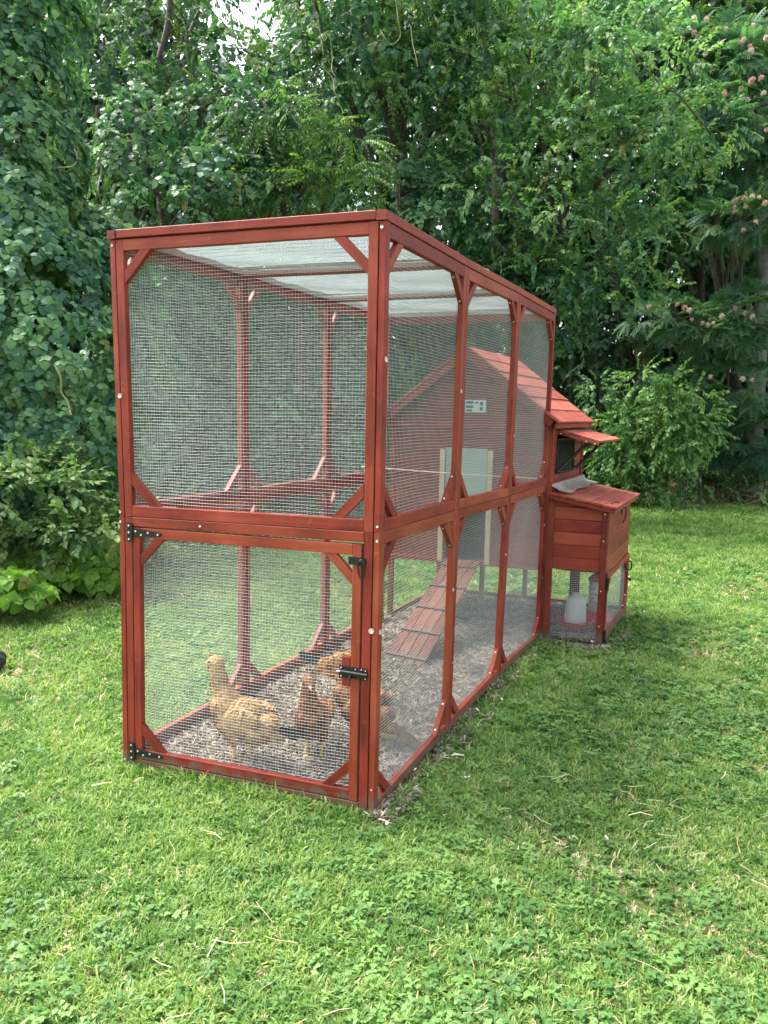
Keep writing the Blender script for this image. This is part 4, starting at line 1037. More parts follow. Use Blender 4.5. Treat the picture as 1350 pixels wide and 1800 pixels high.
# --- individual trees, left to right
def B(*rows): return [blob(*r_) for r_ in rows]
tree('kudzu_covered_tree', 'tall trunk at the left edge wrapped top to bottom in broad kudzu leaves', 40, 9.2,
     B((60, -90, 9.0, 75, 120), (55, 40, 9.0, 62, 100), (40, 160, 8.9, 62, 110), (45, 290, 8.8, 78, 110), (20, 390, 8.7, 110, 100), (-60, 260, 9.3, 90, 140), (85, 400, 8.9, 60, 60)),
     ['kudzu'], ['kudzu'], [330], [1.0], ph=1.1, gaps=-.45, bump=.16)
tree('dark_leaved_tree', 'dark thin crowned tree at top left with white sky showing through', 250, 13.5,
     B((170, 190, 13.5, 90, 80), (250, 230, 13.2, 95, 70), (190, 90, 13.5, 90, 55), (330, 60, 13.2, 90, 60), (250, 330, 12.8, 110, 80), (130, 260, 12.5, 60, 90), (390, 150, 12.9, 60, 70), (300, 20, 13.6, 90, 60), (175, 110, 14.2, 60, 60), (210, 170, 14.2, 60, 60), (170, 20, 13.8, 70, 45)),
     ['dark', 'yellowish'], ['twig', 'pinnate'], [26, 3], [1.25, 1.1], r0=.12, gaps=.02, ph=2.2, ntips=7)
tree('vine_draped_tree', 'low vine draped tree with hanging strands behind the top left corner of the run', 400, 11.8,
     B((390, 230, 12.2, 100, 60), (470, 290, 11.8, 90, 80), (380, 330, 11.3, 100, 60), (300, 400, 11.0, 90, 70), (250, 300, 11.5, 60, 110)),
     ['kudzu', 'dark'], ['kudzu', 'twig'], [95, 22], [1.2, 1.1], gaps=-.1, ph=3.0)
tree('arching_tree', 'arching spray of pale narrow leaves above the left half of the run', 520, 11.0,
     B((470, 200, 11.3, 70, 35), (530, 230, 11.1, 75, 38), (600, 275, 10.9, 60, 45), (590, 340, 10.8, 60, 50), (520, 340, 11.2, 80, 45), (440, 350, 11.4, 80, 50)),
     ['yellowish', 'dark'], ['pinnate', 'twig'], [22, 20], [1.0, 1.1], gaps=-.1, ph=4.4)
tree('overhanging_tree', 'big dark tree at top centre with long pale vines hanging from it', 690, 13,
     B((560, 30, 12.6, 95, 70), (640, 90, 12.3, 110, 90), (720, 60, 12.6, 110, 90), (700, 180, 12.4, 95, 75), (600, 190, 12.6, 80, 65), (790, 150, 13, 80, 110), (700, -50, 12.8, 150, 80), (820, 60, 13.5, 80, 80)),
     ['dark', 'kudzu', 'yellowish'], ['twig', 'kudzu', 'pinnate'], [26, 40, 5], [1.2, 1.25, 1.1], r0=.2, gaps=-.2, ph=5.1, ntips=7, clump=6)
tree('pale_background_tree', 'light green tree high up behind the centre of the wood', 850, 17,
     B((860, 20, 17, 130, 90), (960, 60, 16.8, 110, 80), (800, -30, 17, 120, 80), (920, -40, 17, 120, 80)),
     ['yellowish', 'elder'], ['pinnate', 'twig'], [6, 14], [1.6, 1.5], gaps=-.2, ph=6.0)
tree('broad_leaved_tree', 'shadowed broad leaved tree just behind the top right corner of the run', 720, 12.2,
     B((720, 350, 12.2, 75, 65), (760, 440, 12.0, 80, 80), (700, 430, 12.4, 60, 60), (790, 320, 12.6, 60, 80), (850, 520, 12.2, 110, 90), (960, 560, 12.4, 110, 90)),
     ['kudzu', 'dark'], ['kudzu', 'twig'], [70, 34], [1.2, 1.1], gaps=-.3, ph=7.7, clump=6)
tree('box_elder_tree', 'large sunlit tree with layered bright green leaf clusters right of the run top', 930, 12.8,
     B((860, 240, 12.2, 70, 55), (930, 160, 12.4, 100, 80), (1040, 150, 12.4, 110, 90), (890, 330, 11.9, 80, 60), (980, 270, 12.0, 100, 75), (1080, 280, 12.1, 100, 90), (880, 430, 11.7, 62, 80),
       (980, 390, 11.6, 105, 70), (1070, 420, 11.7, 85, 65), (1130, 330, 12.4, 80, 90), (1010, 490, 11.6, 95, 50), (1080, 520, 11.8, 90, 45), (940, 80, 12.8, 80, 60), (1150, 200, 12.8, 90, 90)),
     ['elder', 'sapling'], ['twig', 'twig'], [40, 6], [1.0, .95], r0=.17, gaps=-.25, ph=8.8, ntips=9, droop=.12, bump=.15, clump=9)
tree('tall_back_tree', 'tall leafy tree filling the top right behind the mimosa', 1200, 18.6,
     B((1060, 50, 18.7, 130, 90), (1180, 60, 18.5, 130, 90), (1290, 80, 18.7, 130, 100), (1400, 60, 18.7, 120, 120), (1200, 190, 18.5, 130, 90), (1330, 220, 18.3, 120, 100), (1120, -40, 18.7, 150, 70), (1300, -40, 19.0, 150, 70)),
     ['elder', 'yellowish'], ['twig', 'pinnate'], [16, 2], [1.5, 1.4], r0=.2, gaps=-.3, ph=9.5, ntips=7, clump=7)
tree('leafy_tree', 'shaded tree between the box elder and the mimosa above the dark undergrowth', 1180, 16.6,
     B((1180, 400, 16.7, 90, 80), (1240, 320, 17.0, 90, 90), (1150, 470, 16.4, 80, 60), (1260, 450, 16.9, 100, 70), (1340, 400, 17.3, 90, 90)),
     ['elder', 'dark'], ['twig', 'twig'], [18, 16], [1.2, 1.2], gaps=-.15, ph=10.1, clump=7)
# understorey in deep shade
tree('shadowy_tree', 'thin dark understorey trees in deep shade right of the coop roof', 1060, 17.8,
     B((1000, 640, 17.4, 100, 90), (1110, 640, 17.7, 110, 90), (1220, 620, 17.4, 110, 90), (1330, 600, 17.4, 110, 80), (1060, 750, 17.9, 110, 70), (1200, 740, 17.9, 120, 70), (1340, 720, 17.9, 100, 80), (900, 650, 17.4, 90, 100), (800, 700, 17.4, 110, 110)),
     ['dark'], ['twig'], [15], [1.5], gaps=-.1, ph=11.3)
# mimosa with its flowers
MB = B((1180, 110, 15.1, 75, 30), (1250, 95, 15.0, 80, 36), (1320, 130, 14.7, 80, 40), (1260, 190, 14.7, 85, 45), (1330, 235, 14.6, 75, 42), (1290, 300, 15.0, 70, 40), (1310, 385, 14.5, 60, 26),
       (1150, 565, 15.1, 45, 16), (1200, 560, 15.0, 60, 24), (1260, 585, 15.0, 60, 20), (1320, 550, 15.1, 50, 35), (1280, 690, 15.5, 90, 45), (1210, 700, 15.7, 60, 40), (1330, 760, 15.7, 60, 55), (1250, 790, 16.0, 60, 35), (1100, 40, 15.5, 45, 14), (1060, 60, 15.6, 35, 14))
mim = tree('mimosa_tree', 'mimosa tree with feathery leaves and pink puff flowers at the right edge', 1325, 16.5, MB, ['mimosa'], ['mimosa'], [34], [.9], r0=.09, m='bark', gaps=-.3, ntips=12, ph=12.0, droop=.1, bump=.1)
fa = Acc()
for i in range(70):
    d = nrm(rng.normal(size=3) + V3(0, 0, .9)); s = nrm(np.cross(d, rng.normal(size=3))) * .0022; L = random.uniform(.028, .042)
    fa.add([s, -s, d * L + s * 1.6, d * L - s * 1.6], [(0, 1, 2), (2, 1, 3)])
flower_me = fa.mesh('flower', M['flower'])
fpos = [(1153, 28), (1183, 44), (1109, 55), (1053, 60), (1034, 72), (1175, 52), (1210, 50), (1222, 58), (1275, 50), (1322, 42), (1310, 70), (1317, 80), (1323, 88), (1300, 78), (1260, 95), (1240, 98), (1250, 125), (1275, 165), (1345, 65), (1348, 70), (1303, 158), (1325, 138), (1320, 145), (1344, 165), (1315, 173), (1277, 195), (1340, 140), (1345, 230), (1290, 355), (1305, 350), (1325, 347), (1335, 350), (1293, 365), (1312, 362), (1345, 357), (1290, 372), (1330, 390), (1305, 405),
        (1125, 540), (1138, 538), (1154, 545), (1156, 542), (1172, 540), (1189, 538), (1204, 540), (1211, 548), (1216, 560), (1233, 566), (1245, 570), (1256, 568), (1268, 558), (1160, 556), (1174, 556), (1295, 545), (1310, 548), (1320, 560), (1247, 665), (1304, 666), (1320, 668), (1220, 32), (1240, 35), (1200, 66)]
for px, py in fpos:
    best = min(MB, key=lambda b_: np.hypot(*(np.array([(b_[0] - CAM) @ CR, -((b_[0] - CAM) @ CU)]) / ((b_[0] - CAM) @ CF) * FPX + np.array([675 - px, 900 - py]))))
    p = at(px + random.uniform(-3, 3), py + random.uniform(-3, 3), math.hypot(*(best[0] - CAM)[:2]) - best[1][1] * 1.15 - .12)
    o = bpy.data.objects.new('flower', flower_me); s = random.uniform(.95, 1.5)
    place(o, Matrix.LocRotScale(Vector(p), __import__('mathutils').Euler((random.uniform(-.4, .4), random.uniform(-.4, .4), random.uniform(0, 6))), Vector((s, s, s))), mim)
# pale dead branch arching across the box elder
dbr = empty('dead_branch', tuple(at(1250, 230, 12.2)), 'long pale bare branch arching across the leaves at upper right', 'branch'); WORLD[dbr.name] = Matrix.Translation(dbr.location)
tube('limb', dbr, [at(1104, 68, 11.2), at(1115, 95, 11.2), at(1140, 125, 11.2), at(1165, 152, 11.25), at(1192, 166, 11.3), at(1212, 190, 11.4), at(1250, 235, 11.8)], .007, M['bark'], 7, taper=1.8, sub=3)
tube('side_twig', dbr, [at(1192, 166, 11.3), at(1215, 135, 11.3), at(1232, 108, 11.35)], .005, M['bark'], 5, sub=3)
# hanging vines, things of their own
def vine(pxs, d, label):
    o = tube('hanging_vine', None, [at(x, y, d + random.uniform(-.08, .08)) for x, y in pxs], .0085, M['vine'], 5, sub=4)
    tag(o, label, 'vine', 'vines hanging in the wood')
vine([(557, 20), (563, 60), (568, 95), (570, 120), (585, 138), (588, 160), (598, 185), (603, 198)], 11.2, 'longest pale hanging vine left of top centre')
vine([(580, 55), (584, 100), (583, 122), (590, 135)], 11.2, 'short pale vine hanging just right of the longest one')
vine([(696, 0), (700, 35), (704, 60), (696, 75), (684, 78), (676, 66), (668, 52)], 11.0, 'looping vine with a U shaped bend at top centre')
vine([(722, 45), (725, 75), (731, 100), (734, 118)], 11.1, 'straight vine hanging right of the looped vine at top centre')
vine([(131, 262), (136, 280), (128, 292), (115, 294), (100, 295)], 8.3, 'curled vine tip hanging in front of the dark hollow at left')
vine([(176, 272), (178, 300), (172, 335), (178, 355)], 9.6, 'thin vine hanging in the dark hollow above the run left corner')
vine([(255, 178), (262, 200), (276, 216), (292, 214)], 10.4, 'slack vine strand below the forked dark trunk')
vine([(95, 640), (107, 665), (108, 690), (118, 705), (125, 730)], 6.9, 'pale vine trailing down the kudzu wall left of the run')
# forked dark trunk with sky behind
fk = empty('forked_tree', tuple(ground_pt(300, 14)), 'dark forked trunk standing against the white sky at upper left', 'tree'); WORLD[fk.name] = Matrix.Translation(fk.location)
tube('trunk', fk, [ground_pt(300, 14), at(290, 420, 14), at(280, 230, 14), at(272, 160, 14)], .14, M['bark'], 9, taper=.6, sub=4)
tube('limb', fk, [at(274, 172, 14), at(272, 150, 14), at(283, 95, 14), at(296, 40, 14), at(300, -40, 14)], .075, M['bark'], 7, taper=.6, sub=3)
tube('limb', fk, [at(279, 190, 14), at(290, 150, 14), at(305, 110, 14), at(322, 80, 14), at(350, 20, 14)], .055, M['bark'], 7, taper=.5, sub=3)
tube('limb', fk, [at(282, 240, 14), at(330, 205, 13.6), at(372, 190, 13.4)], .06, M['bark'], 7, taper=.4, sub=3)
# pale trunk at the right
pt = empty('pale_trunked_tree', tuple(ground_pt(1322, 16.3)), 'stout pale grey trunk standing in shade at the right edge', 'tree'); WORLD[pt.name] = Matrix.Translation(pt.location)
tube('trunk', pt, [ground_pt(1322, 16.3), at(1325, 760, 16.3), at(1335, 600, 16.3), at(1342, 480, 16.3), at(1330, 200, 16.3)], .2, M['barkpale'], 10, taper=.5, sub=4)
tube('limb', pt, [at(1335, 590, 16.3), at(1300, 480, 16.0), at(1290, 420, 16.0)], .05, M['barkpale'], 7, taper=.4, sub=3)
# slim stems in the dark wood
for i, (px, d, tx) in enumerate(((1038, 16.6, 1045), (1100, 16.9, 1085), (1180, 16.6, 1172), (1270, 16.8, 1290), (990, 17, 1000), (1245, 16.5, 1235))):
    o = trunk(None, [ground_pt(px, d), at((px + tx) / 2 + 8, 700, d), at(tx, 520, d), at(tx + 10, 330, d)], .045, .02, 'bark', 'slim_trunk')
    tag(o, ['slim dark trunk nearest the coop roof in the shaded wood', 'slim dark trunk right of the one nearest the coop roof', 'slim trunk rising behind the middle of the bright saplings', 'slim trunk just left of the pale grey trunk', 'slim trunk hidden partly by the coop roof peak', 'slim trunk behind the brush heap at right'][i], 'tree', 'slim trunks in the dark wood')

# --- kudzu wall on the left and the ground kudzu at its foot
kw = empty('kudzu_thicket', tuple(at(80, 950, 8)), 'high wall of overlapping dark kudzu leaves left of the run', 'vine thicket'); WORLD[kw.name] = Matrix.Translation(kw.location)
KB_ = B((30, 500, 8.6, 150, 110), (130, 480, 9.0, 120, 90), (60, 640, 8.2, 170, 130), (170, 620, 9.0, 120, 120), (-90, 650, 8.4, 150, 200), (70, 780, 8.0, 160, 110), (190, 760, 9.0, 120, 110), (-60, 860, 7.6, 160, 110), (260, 700, 10.2, 120, 130), (270, 560, 10.6, 100, 110), (350, 800, 10.8, 120, 100), (240, 840, 9.6, 110, 80))
foliage(kw, KB_, 'kudzu', 'kudzu', 310, 1.0, 'foliage', gaps=-.38, singles=300, ph=.4, bump=.17)
kb2 = empty('kudzu_mound', tuple(at(440, 900, 11.5)), 'mounded kudzu seen through the mesh behind the run', 'vine thicket'); WORLD[kb2.name] = Matrix.Translation(kb2.location)
foliage(kb2, B((400, 620, 12, 120, 120), (520, 560, 12.5, 110, 110), (450, 760, 11.6, 130, 110), (570, 720, 12.2, 120, 130), (640, 600, 12.8, 100, 130), (560, 860, 11.8, 120, 60), (680, 780, 12.8, 110, 120), (640, 460, 13, 90, 90), (530, 450, 12.6, 90, 80), (430, 470, 12.2, 100, 90), (522, 545, 13.2, 90, 90), (600, 520, 13.4, 90, 90)), 'kudzu', 'kudzu', 140, 1.2, 'foliage', gaps=-.4, ph=1.9)
bk = empty('bramble_bank', tuple(at(60, 940, 7.4)), 'lower bank of mixed paler weeds and brambles in front of the kudzu wall', 'bushes'); WORLD[bk.name] = Matrix.Translation(bk.location)
foliage(bk, B((30, 880, 7.3, 130, 85), (120, 890, 7.6, 110, 75), (190, 910, 8.2, 90, 70), (-80, 930, 6.9, 120, 90), (60, 950, 7.0, 130, 50), (270, 930, 9.0, 90, 45), (340, 925, 9.6, 90, 35)), 'twig', 'bankleaf', 120, .85, 'foliage', gaps=-.3, ph=2.7, clump=5)
gk = empty('ground_kudzu', tuple(at(120, 1020, 6.6)), 'bright green kudzu leaves spreading over the lawn edge at lower left', 'vine patch'); WORLD[gk.name] = Matrix.Translation(gk.location)
foliage(gk, B((90, 975, 7.2, 90, 40), (170, 975, 7.3, 75, 40), (215, 955, 7.9, 60, 32), (120, 1005, 6.9, 75, 30), (50, 1020, 6.5, 75, 30), (-20, 1030, 6.2, 80, 32), (150, 1020, 6.7, 60, 20), (260, 955, 8.5, 50, 22), (20, 1045, 6.1, 60, 18)), 'kudzu', 'kudzu_bright', 420, 1.1, 'foliage', gaps=-.6, singles=300, ph=3.1, clump=6)

# --- bright saplings and bushes behind the coop at right
def sapling(px, pys, d, rx, label, mname='sapling', dens=75):
    root = empty('sapling', tuple(ground_pt(px, d)), label, 'sapling', 'bright saplings behind the coop'); WORLD[root.name] = Matrix.Translation(root.location)
    bl = [blob(px + random.uniform(-5, 5), y, d + random.uniform(-.1, .1), rx * (.55 + .45 * (i / max(1, len(pys) - 1))), 26) for i, y in enumerate(pys)]
    trunk(root, [ground_pt(px, d), at(px, pys[-1], d), at(px + 3, pys[0] - 10, d)], .012, .005, 'bark', 'stem')
    foliage(root, bl, 'twig', mname, dens, 1.05, 'foliage', gaps=-.5, ph=px, bump=.15)
sapling(1128, (672, 700, 735, 775, 815), 14.5, 38, 'tallest bright sapling with pointed top behind the window shutter')
sapling(1172, (690, 710, 745, 790), 14.2, 36, 'bright leafy sapling right of the tallest one')
sapling(1232, (712, 725, 745), 14.4, 30, 'low bright sapling leaning right, furthest right of the saplings')
sapling(1205, (728, 750, 785), 14.2, 34, 'small bright sapling between its two taller neighbours')
sapling(1052, (690, 715, 745, 780), 14.8, 30, 'darker sapling just above the coop roof eave', 'elder')
sapling(1095, (745, 770, 800), 14.2, 36, 'rounded sapling under the tallest one next to the shutter')
bs = empty('leafy_bush', tuple(ground_pt(1090, 14.6)), 'dense bright green bush right behind the coop nest box', 'bush'); WORLD[bs.name] = Matrix.Translation(bs.location)
foliage(bs, B((1050, 830, 14.6, 50, 45), (1100, 820, 14.8, 50, 32), (1150, 825, 14.9, 45, 38), (1110, 860, 14.4, 70, 28), (1190, 845, 15.2, 45, 28), (1000, 830, 14.8, 60, 60), (1060, 885, 14.0, 60, 24), (1150, 882, 14.2, 60, 22), (1220, 880, 14.8, 50, 16)), 'twig', 'sapling', 44, 1.0, 'foliage', gaps=-.05, ph=5.5, clump=5)
bs2 = empty('low_bush', tuple(ground_pt(1260, 15.6)), 'low scrubby bush of weeds right of the leafy bush along the lawn edge', 'bush'); WORLD[bs2.name] = Matrix.Translation(bs2.location)
foliage(bs2, B((1220, 850, 15.4, 45, 25), (1290, 858, 15.6, 60, 16), (1345, 860, 16, 60, 16), (1200, 872, 15.2, 50, 16), (1400, 855, 16, 60, 25)), 'twig', 'bankleaf', 48, 1.0, 'foliage', gaps=-.1, ph=6.5)

# ------------------------------------------------------------------ grass and litter
def v_grass(m):
    a = Acc()
    for i in range(16):
        r_ = random.uniform(0, .028); an = random.uniform(0, 6.283); L = random.uniform(.014, .044); w_ = random.uniform(.0016, .0034); yaw = random.uniform(0, 6.283); bend = random.uniform(.2, 2.1)
        pts = []; 
        for t in (0, .35, .7, 1):
            x = L * t * math.sin(bend * t * .9); z = L * t * math.cos(bend * t * .75)
            pts.append((x, z))
        V = []
        for (x, z), ww in zip(pts, (1, 1.1, .8, 0)):
            if ww: V += [(x, w_ * ww, z), (x, -w_ * ww, z)]
            else: V.append((x, 0, z))
        F = [(0, 1, 3), (0, 3, 2), (2, 3, 5), (2, 5, 4), (4, 5, 6)]
        a.add(V, F, rotm(yaw, 0), (r_ * math.cos(an), r_ * math.sin(an), -.004))
    return a.mesh('grass', m)
def v_clover(m):
    a = Acc()
    for i in range(9):
        r_ = random.uniform(0, .045); an = random.uniform(0, 6.283); h = random.uniform(.018, .045); p = (r_ * math.cos(an), r_ * math.sin(an), h); y0 = random.uniform(0, 6)
        for k in range(3):
            V, F = leaf_pts(random.uniform(.011, .017), .013, .15, .1); a.add(V, F, rotm(y0 + k * 2.09, random.uniform(-.2, .3)), p)
    return a.mesh('clover', m)
def v_weed(m):
    a = Acc()
    for i in range(7):
        V, F = leaf_pts(random.uniform(.03, .055), random.uniform(.012, .02), .2, .4); a.add(V, F, rotm(i * .9 + random.uniform(-.3, .3), random.uniform(-.9, -.2)), (0, 0, .004))
    return a.mesh('weed', m)
def v_straw(m):
    a = Acc(); L = random.uniform(.04, .11); w_ = random.uniform(.0009, .002); b = random.uniform(-.12, .12)
    V = [(-L / 2, -w_, 0), (-L / 2, w_, 0), (0, w_ + b * L, .004), (0, -w_ + b * L, .004), (L / 2, w_, 0), (L / 2, -w_, 0)]
    a.add(V, [(0, 3, 2), (0, 2, 1), (3, 5, 4), (3, 4, 2)]); return a.mesh('straw', m)
def v_chip(m):
    a = Acc()
    for i in range(5):
        L = random.uniform(.006, .02); w_ = random.uniform(.001, .0035); V = [(-L, -w_, 0), (L, -w_, .001), (L, w_, 0), (-L, w_, .002)]
        a.add(V, [(0, 1, 2), (0, 2, 3)], rotm(random.uniform(0, 6), random.uniform(-.4, .4), random.uniform(-.5, .5)), (random.uniform(-.02, .02), random.uniform(-.02, .02), random.uniform(.001, .008)))
    return a.mesh('chip', m)
def v_feather(m):
    a = Acc(); V, F = leaf_pts(random.uniform(.02, .04), random.uniform(.012, .018), .5, -.3); a.add(V, F, rotm(0, -.2)); V, F = leaf_pts(.02, .016, .5, -.3); a.add(V, F, rotm(1.4, -.4)); return a.mesh('feather', m)
GENS = dict(grass=v_grass, clover=v_clover, weed=v_weed, straw=v_straw, chip=v_chip, feather=v_feather)
def in_frame(x, y, pad=60):
    P = np.stack([x, y, gz(x, y)], 1) - CAM; dp = P @ CF; px = 675 + FPX * (P @ CR) / dp; py = 900 - FPX * (P @ CU) / dp
    return (dp > .3) & (px > -pad) & (px < 1350 + pad) & (py < 1800 + pad * 2.2)
def run_inside(x, y, e=.0):
    s = .0793 * y
    a = (y > .012 - e) & (y < 2.68) & (x > s + .012 - e) & (x < 1.154 + s - .012 + e)
    u_ = (y - 2.66) ; xx = x - u_ * .1
    b = (y >= 2.66) & (y < 3.70) & (xx > .2) & (xx < 1.76 + e)
    return a | b
def wood_edge(x, y):   # True where the wood/bank stands (no lawn)
    e = np.where(y < 5.2, -2.9 + .12 * np.sin(y * 3), np.where(y < 9.5, -2.9 + (y - 5.2) * .62, np.where(y < 13, -.2 + (y - 9.5) * 1.1, 999)))
    return x < e
def sample(n, d0, d1):
    """points in the lawn between two distances from the camera"""
    a = rng.uniform(-1.05, .45, n * 2); d = np.sqrt(rng.uniform(d0 * d0, d1 * d1, n * 2)); x = CAM[0] + d * np.sin(a); y = CAM[1] + d * np.cos(a)
    k = in_frame(x, y) & ~wood_edge(x, y) & (y < 14.6); return x[k], y[k]
def lawn(name, kind, mname, bands, nvar, filt=None, tilt=.15, z0=0.0, inside=False):
    PX_, PY_, S_ = [], [], []
    for d0, d1, dens, sc_ in bands:
        area = .75 * (d1 ** 2 - d0 ** 2); x, y = sample(int(area * dens / 2), d0, d1)
        k = ~run_inside(x, y, .004)
        if filt is not None: k &= filt(x, y)
        x, y = x[k], y[k]; PX_.append(x); PY_.append(y); S_.append(np.full(len(x), sc_) * rng.uniform(.7, 1.3, len(x)))
    x, y, s = np.concatenate(PX_), np.concatenate(PY_), np.concatenate(S_)
    P = np.stack([x, y, gz(x, y) + z0], 1); E = np.stack([rng.normal(0, tilt, len(x)), rng.normal(0, tilt, len(x)), rng.uniform(0, 6.283, len(x))], 1)
    return scatter(name, P, E, s, kind, mname, None, nvar)
def nz(x, y, f, ph): return np.sin(x * f + ph + 1.7 * np.sin(y * f * .7)) * np.sin(y * f * 1.1 + ph * 2 + 1.3 * np.sin(x * f * .6))
gr = lawn('lawn_grass', 'grass', 'grass', [(1.0, 3.2, 3300, .9), (3.2, 5, 2500, 1.0), (5, 8, 1300, 1.25), (8, 12, 600, 1.6), (12, 17.5, 330, 2.1)], 8, filt=lambda x, y: nz(x, y, 2.1, .4) + .6 * nz(x, y, 5.7, 2.4) + rng.normal(0, .35, len(x)) > -.95)
tag(gr, 'short mown grass of the lawn'); 
cv = lawn('clover', 'clover', 'clover', [(1.0, 3.5, 420, .72), (3.5, 6, 260, .9), (6, 9, 100, 1.2)], 5, filt=lambda x, y: nz(x, y, 1.7, 2.2) + nz(x, y, 5.1, 1.2) * .5 + rng.normal(0, .3, len(x)) > .12)
tag(cv, 'clover patches in the lawn')
wd = lawn('lawn_weeds', 'weed', 'clover', [(1.0, 3.5, 330, .62), (3.5, 6, 200, .8)], 5, filt=lambda x, y: nz(x, y, 2.3, 1.2) > -.3)
tag(wd, 'small broad leaved weeds in the lawn')
st = lawn('scattered_straw', 'straw', 'straw', [(1.0, 3.5, 60, .85), (3.5, 6, 26, .9), (6, 9, 8, 1.1)], 8, filt=lambda x, y: nz(x, y, 1.9, 3.1) + rng.normal(0, .4, len(x)) > .15, z0=.035, tilt=.25)
tag(st, 'dry straw pieces scattered on the lawn')
dg_ = lawn('dry_grass', 'grass', 'straw', [(1.0, 3.5, 900, .62), (3.5, 6, 600, .8), (6, 10, 180, 1.2)], 5, filt=lambda x, y: nz(x, y, 2.1, 3.54) + .5 * nz(x, y, 6.1, 1.0) + rng.normal(0, .7, len(x)) > .35, tilt=.5)
tag(dg_, 'faded dry grass tufts between the green ones')
# longer grass and spilled litter against the run's bottom rails
n = 900; t_ = rng.random(n); side_ = rng.random(n) < .3
ex_x = np.where(side_, t_ * 1.16, 1.155 + .0793 * t_ * 2.62 + rng.uniform(.004, .06, n)); ex_y = np.where(side_, -rng.uniform(.004, .05, n), t_ * 2.62)
eg = scatter('edge_grass', np.stack([ex_x, ex_y, gz(ex_x, ex_y)], 1), np.stack([rng.normal(0, .25, n), rng.normal(0, .25, n), rng.uniform(0, 6.28, n)], 1), rng.uniform(.9, 1.75, n), 'grass', 'grass', None, 8)
tag(eg, 'longer grass growing against the bottom rails of the run')
n = 700; t_ = rng.random(n) ** 1.6; o_ = rng.exponential(.026, n); sp_x = 1.157 + .0793 * t_ * 2.6 + o_; sp_y = t_ * 2.6 - .03
k = rng.random(n) < .3; sp_x = np.where(k, rng.uniform(1.40, 1.95, n), sp_x); sp_y = np.where(k, 2.62 - rng.exponential(.05, n) + np.maximum(sp_x - 1.79, 0) * 3, sp_y)
sl_ = scatter('spilled_litter', np.stack([sp_x, sp_y, gz(sp_x, sp_y) + .022], 1), np.stack([rng.normal(0, .3, n), rng.normal(0, .3, n), rng.uniform(0, 6.28, n)], 1), rng.uniform(.6, 1.4, n), 'chip', 'chip', None, 8)
tag(sl_, 'wood chip litter spilled on the grass along the run and nest box')
# brush heap strip at the far lawn edge
bx = rng.uniform(1.8, 7.5, 3000); by = 13.75 + rng.normal(0, .3, 3000)
bsx = scatter('brush_heap', np.stack([bx, by, gz(bx, by) + rng.uniform(0, .42, 3000) * np.clip(1.3 - abs(by - 13.9) * 1.5, 0, 1)], 1), rng.uniform(-.8, .8, (3000, 3)) * np.array([1, 1, 4]), rng.uniform(3, 6.5, 3000), 'straw', 'straw', None, 8)
tag(bsx, 'brown heap of dead twigs and cut brush along the far lawn edge')
# litter floor
n0 = 40
Vl, Fl = [], []
for j in range(n0 + 1):
    for i in range(n0 + 1):
        v_ = j / n0; y = .02 + 3.66 * v_; xl = .0793 * min(y, 2.66) + .015 + (.16 if y > 2.68 else 0); xr = .0793 * min(y, 2.66) + 1.139 + (.45 if y > 2.70 else 0)
        x = xl + (xr - xl) * i / n0; Vl.append((x, y, .004 + .008 * math.sin(x * 9) * math.sin(y * 7) + .006 * math.sin(x * 23 + y * 17)))
Fl = [(j * (n0 + 1) + i, j * (n0 + 1) + i + 1, (j + 1) * (n0 + 1) + i + 1, (j + 1) * (n0 + 1) + i) for j in range(n0) for i in range(n0)]
lf = mesh_obj('litter_floor', Vl, Fl, M['litter'], smooth=True); tag(lf, kind='structure')
n = 42000; x = rng.uniform(0, 2.0, n); y = rng.uniform(0, 3.66, n); k = run_inside(x, y, -.01); x, y = x[k], y[k]
lt = scatter('bedding_litter', np.stack([x, y, np.full(len(x), .012)], 1), np.stack([rng.normal(0, .3, len(x)), rng.normal(0, .3, len(x)), rng.uniform(0, 6.28, len(x))], 1), rng.uniform(.4, .95, len(x)), 'chip', 'chip', None, 8)
tag(lt, 'grey brown wood chip and straw litter on the run floor')
n = 1600; x = rng.uniform(0, 2.0, n); y = rng.uniform(0, 3.66, n); k = run_inside(x, y, -.02); x, y = x[k], y[k]
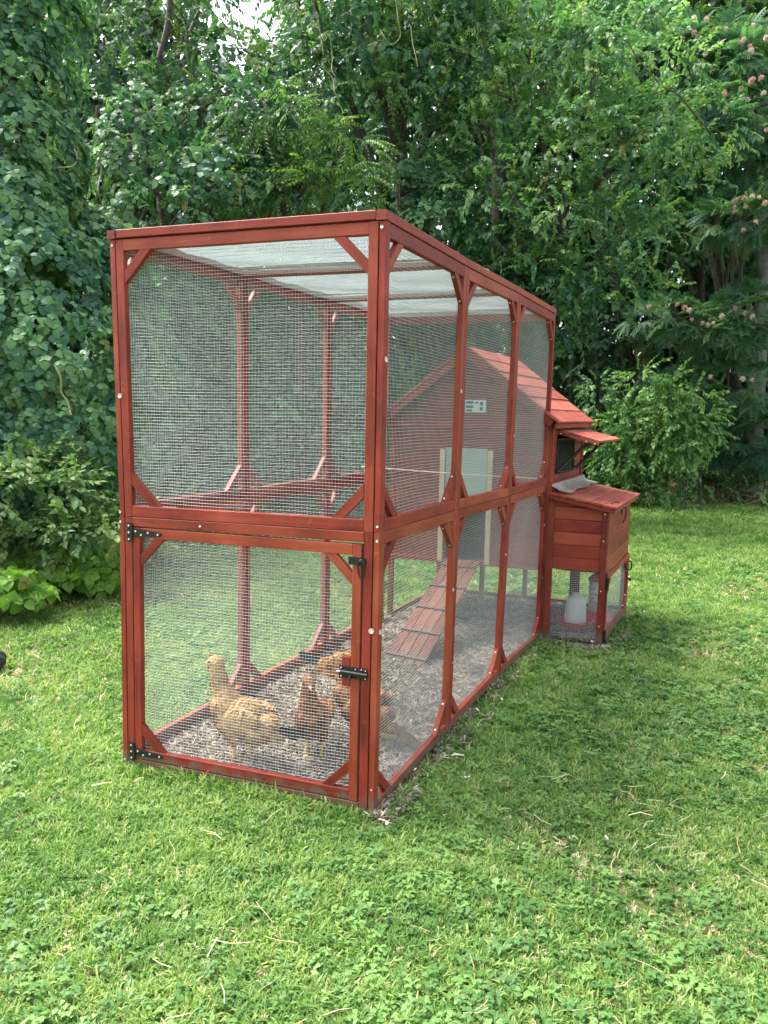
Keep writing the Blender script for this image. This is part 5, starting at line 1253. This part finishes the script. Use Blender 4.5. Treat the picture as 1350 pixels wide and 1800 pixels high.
l2 = scatter('litter_straw', np.stack([x, y, np.full(len(x), .022)], 1), np.stack([rng.normal(0, .2, len(x)), rng.normal(0, .2, len(x)), rng.uniform(0, 6.28, len(x))], 1), rng.uniform(.4, .8, len(x)), 'straw', 'straw', None, 8)
tag(l2, 'straw strands on top of the run litter')
fxy = [(.33, .10), (.36, .14), (.42, .12), (.55, .09), (.62, .13), (1.06, .10), (1.09, .16), (1.12, .25), (1.10, .13), (.95, .9), (.66, 1.2), (.5, .95), (.9, 1.5), (1.15, 1.5), (.38, .22), (.83, .14), (.9, 1.0), (1.05, 1.2), (.6, .75)] + [(random.uniform(.3, 1.15), random.uniform(.3, 2.4)) for _ in range(22)]
fxy = np.array(fxy + [(1.73, 2.60), (1.20, .35), (1.72, 2.58), (1.25, .2), (1.24, -.1), (1.42, .38), (1.93, 3.0), (1.3, 1.1), (1.38, 1.3), (2.0, .1)])
fz = np.array([.02 if run_inside(np.array([a]), np.array([b]))[0] else .03 for a, b in fxy])
fe = scatter('loose_feathers', np.column_stack([fxy, fz]), rng.uniform(-.4, .4, (len(fxy), 3)) * np.array([1, 1, 9]), rng.uniform(.5, 1.0, len(fxy)), 'feather', 'feather', None, 5)
tag(fe, 'white down feathers scattered on the litter and grass')
# dark lump at the left edge of the lawn
bm = bmesh.new(); bmesh.ops.create_icosphere(bm, subdivisions=4, radius=1, matrix=Matrix.Translation((-1.52, .77, .03)) @ Matrix.Rotation(.5, 4, 'Y') @ Matrix.Diagonal((.055, .05, .062, 1)))
for v in bm.verts:
    s_ = 1 + .12 * math.sin(v.co.x * 70) * math.sin(v.co.y * 60 + v.co.z * 80); v.co = Vector((-1.52, .77, .03)) + (v.co - Vector((-1.52, .77, .03))) * s_
me = bpy.data.meshes.new('dark_clump'); bm.to_mesh(me); bm.free(); me.materials.append(M['cloth']); me.shade_smooth()
o = bpy.data.objects.new('dark_clump', me); COL.objects.link(o); tag(o, 'rounded dark brown clump lying on the grass at the left edge', 'clump')
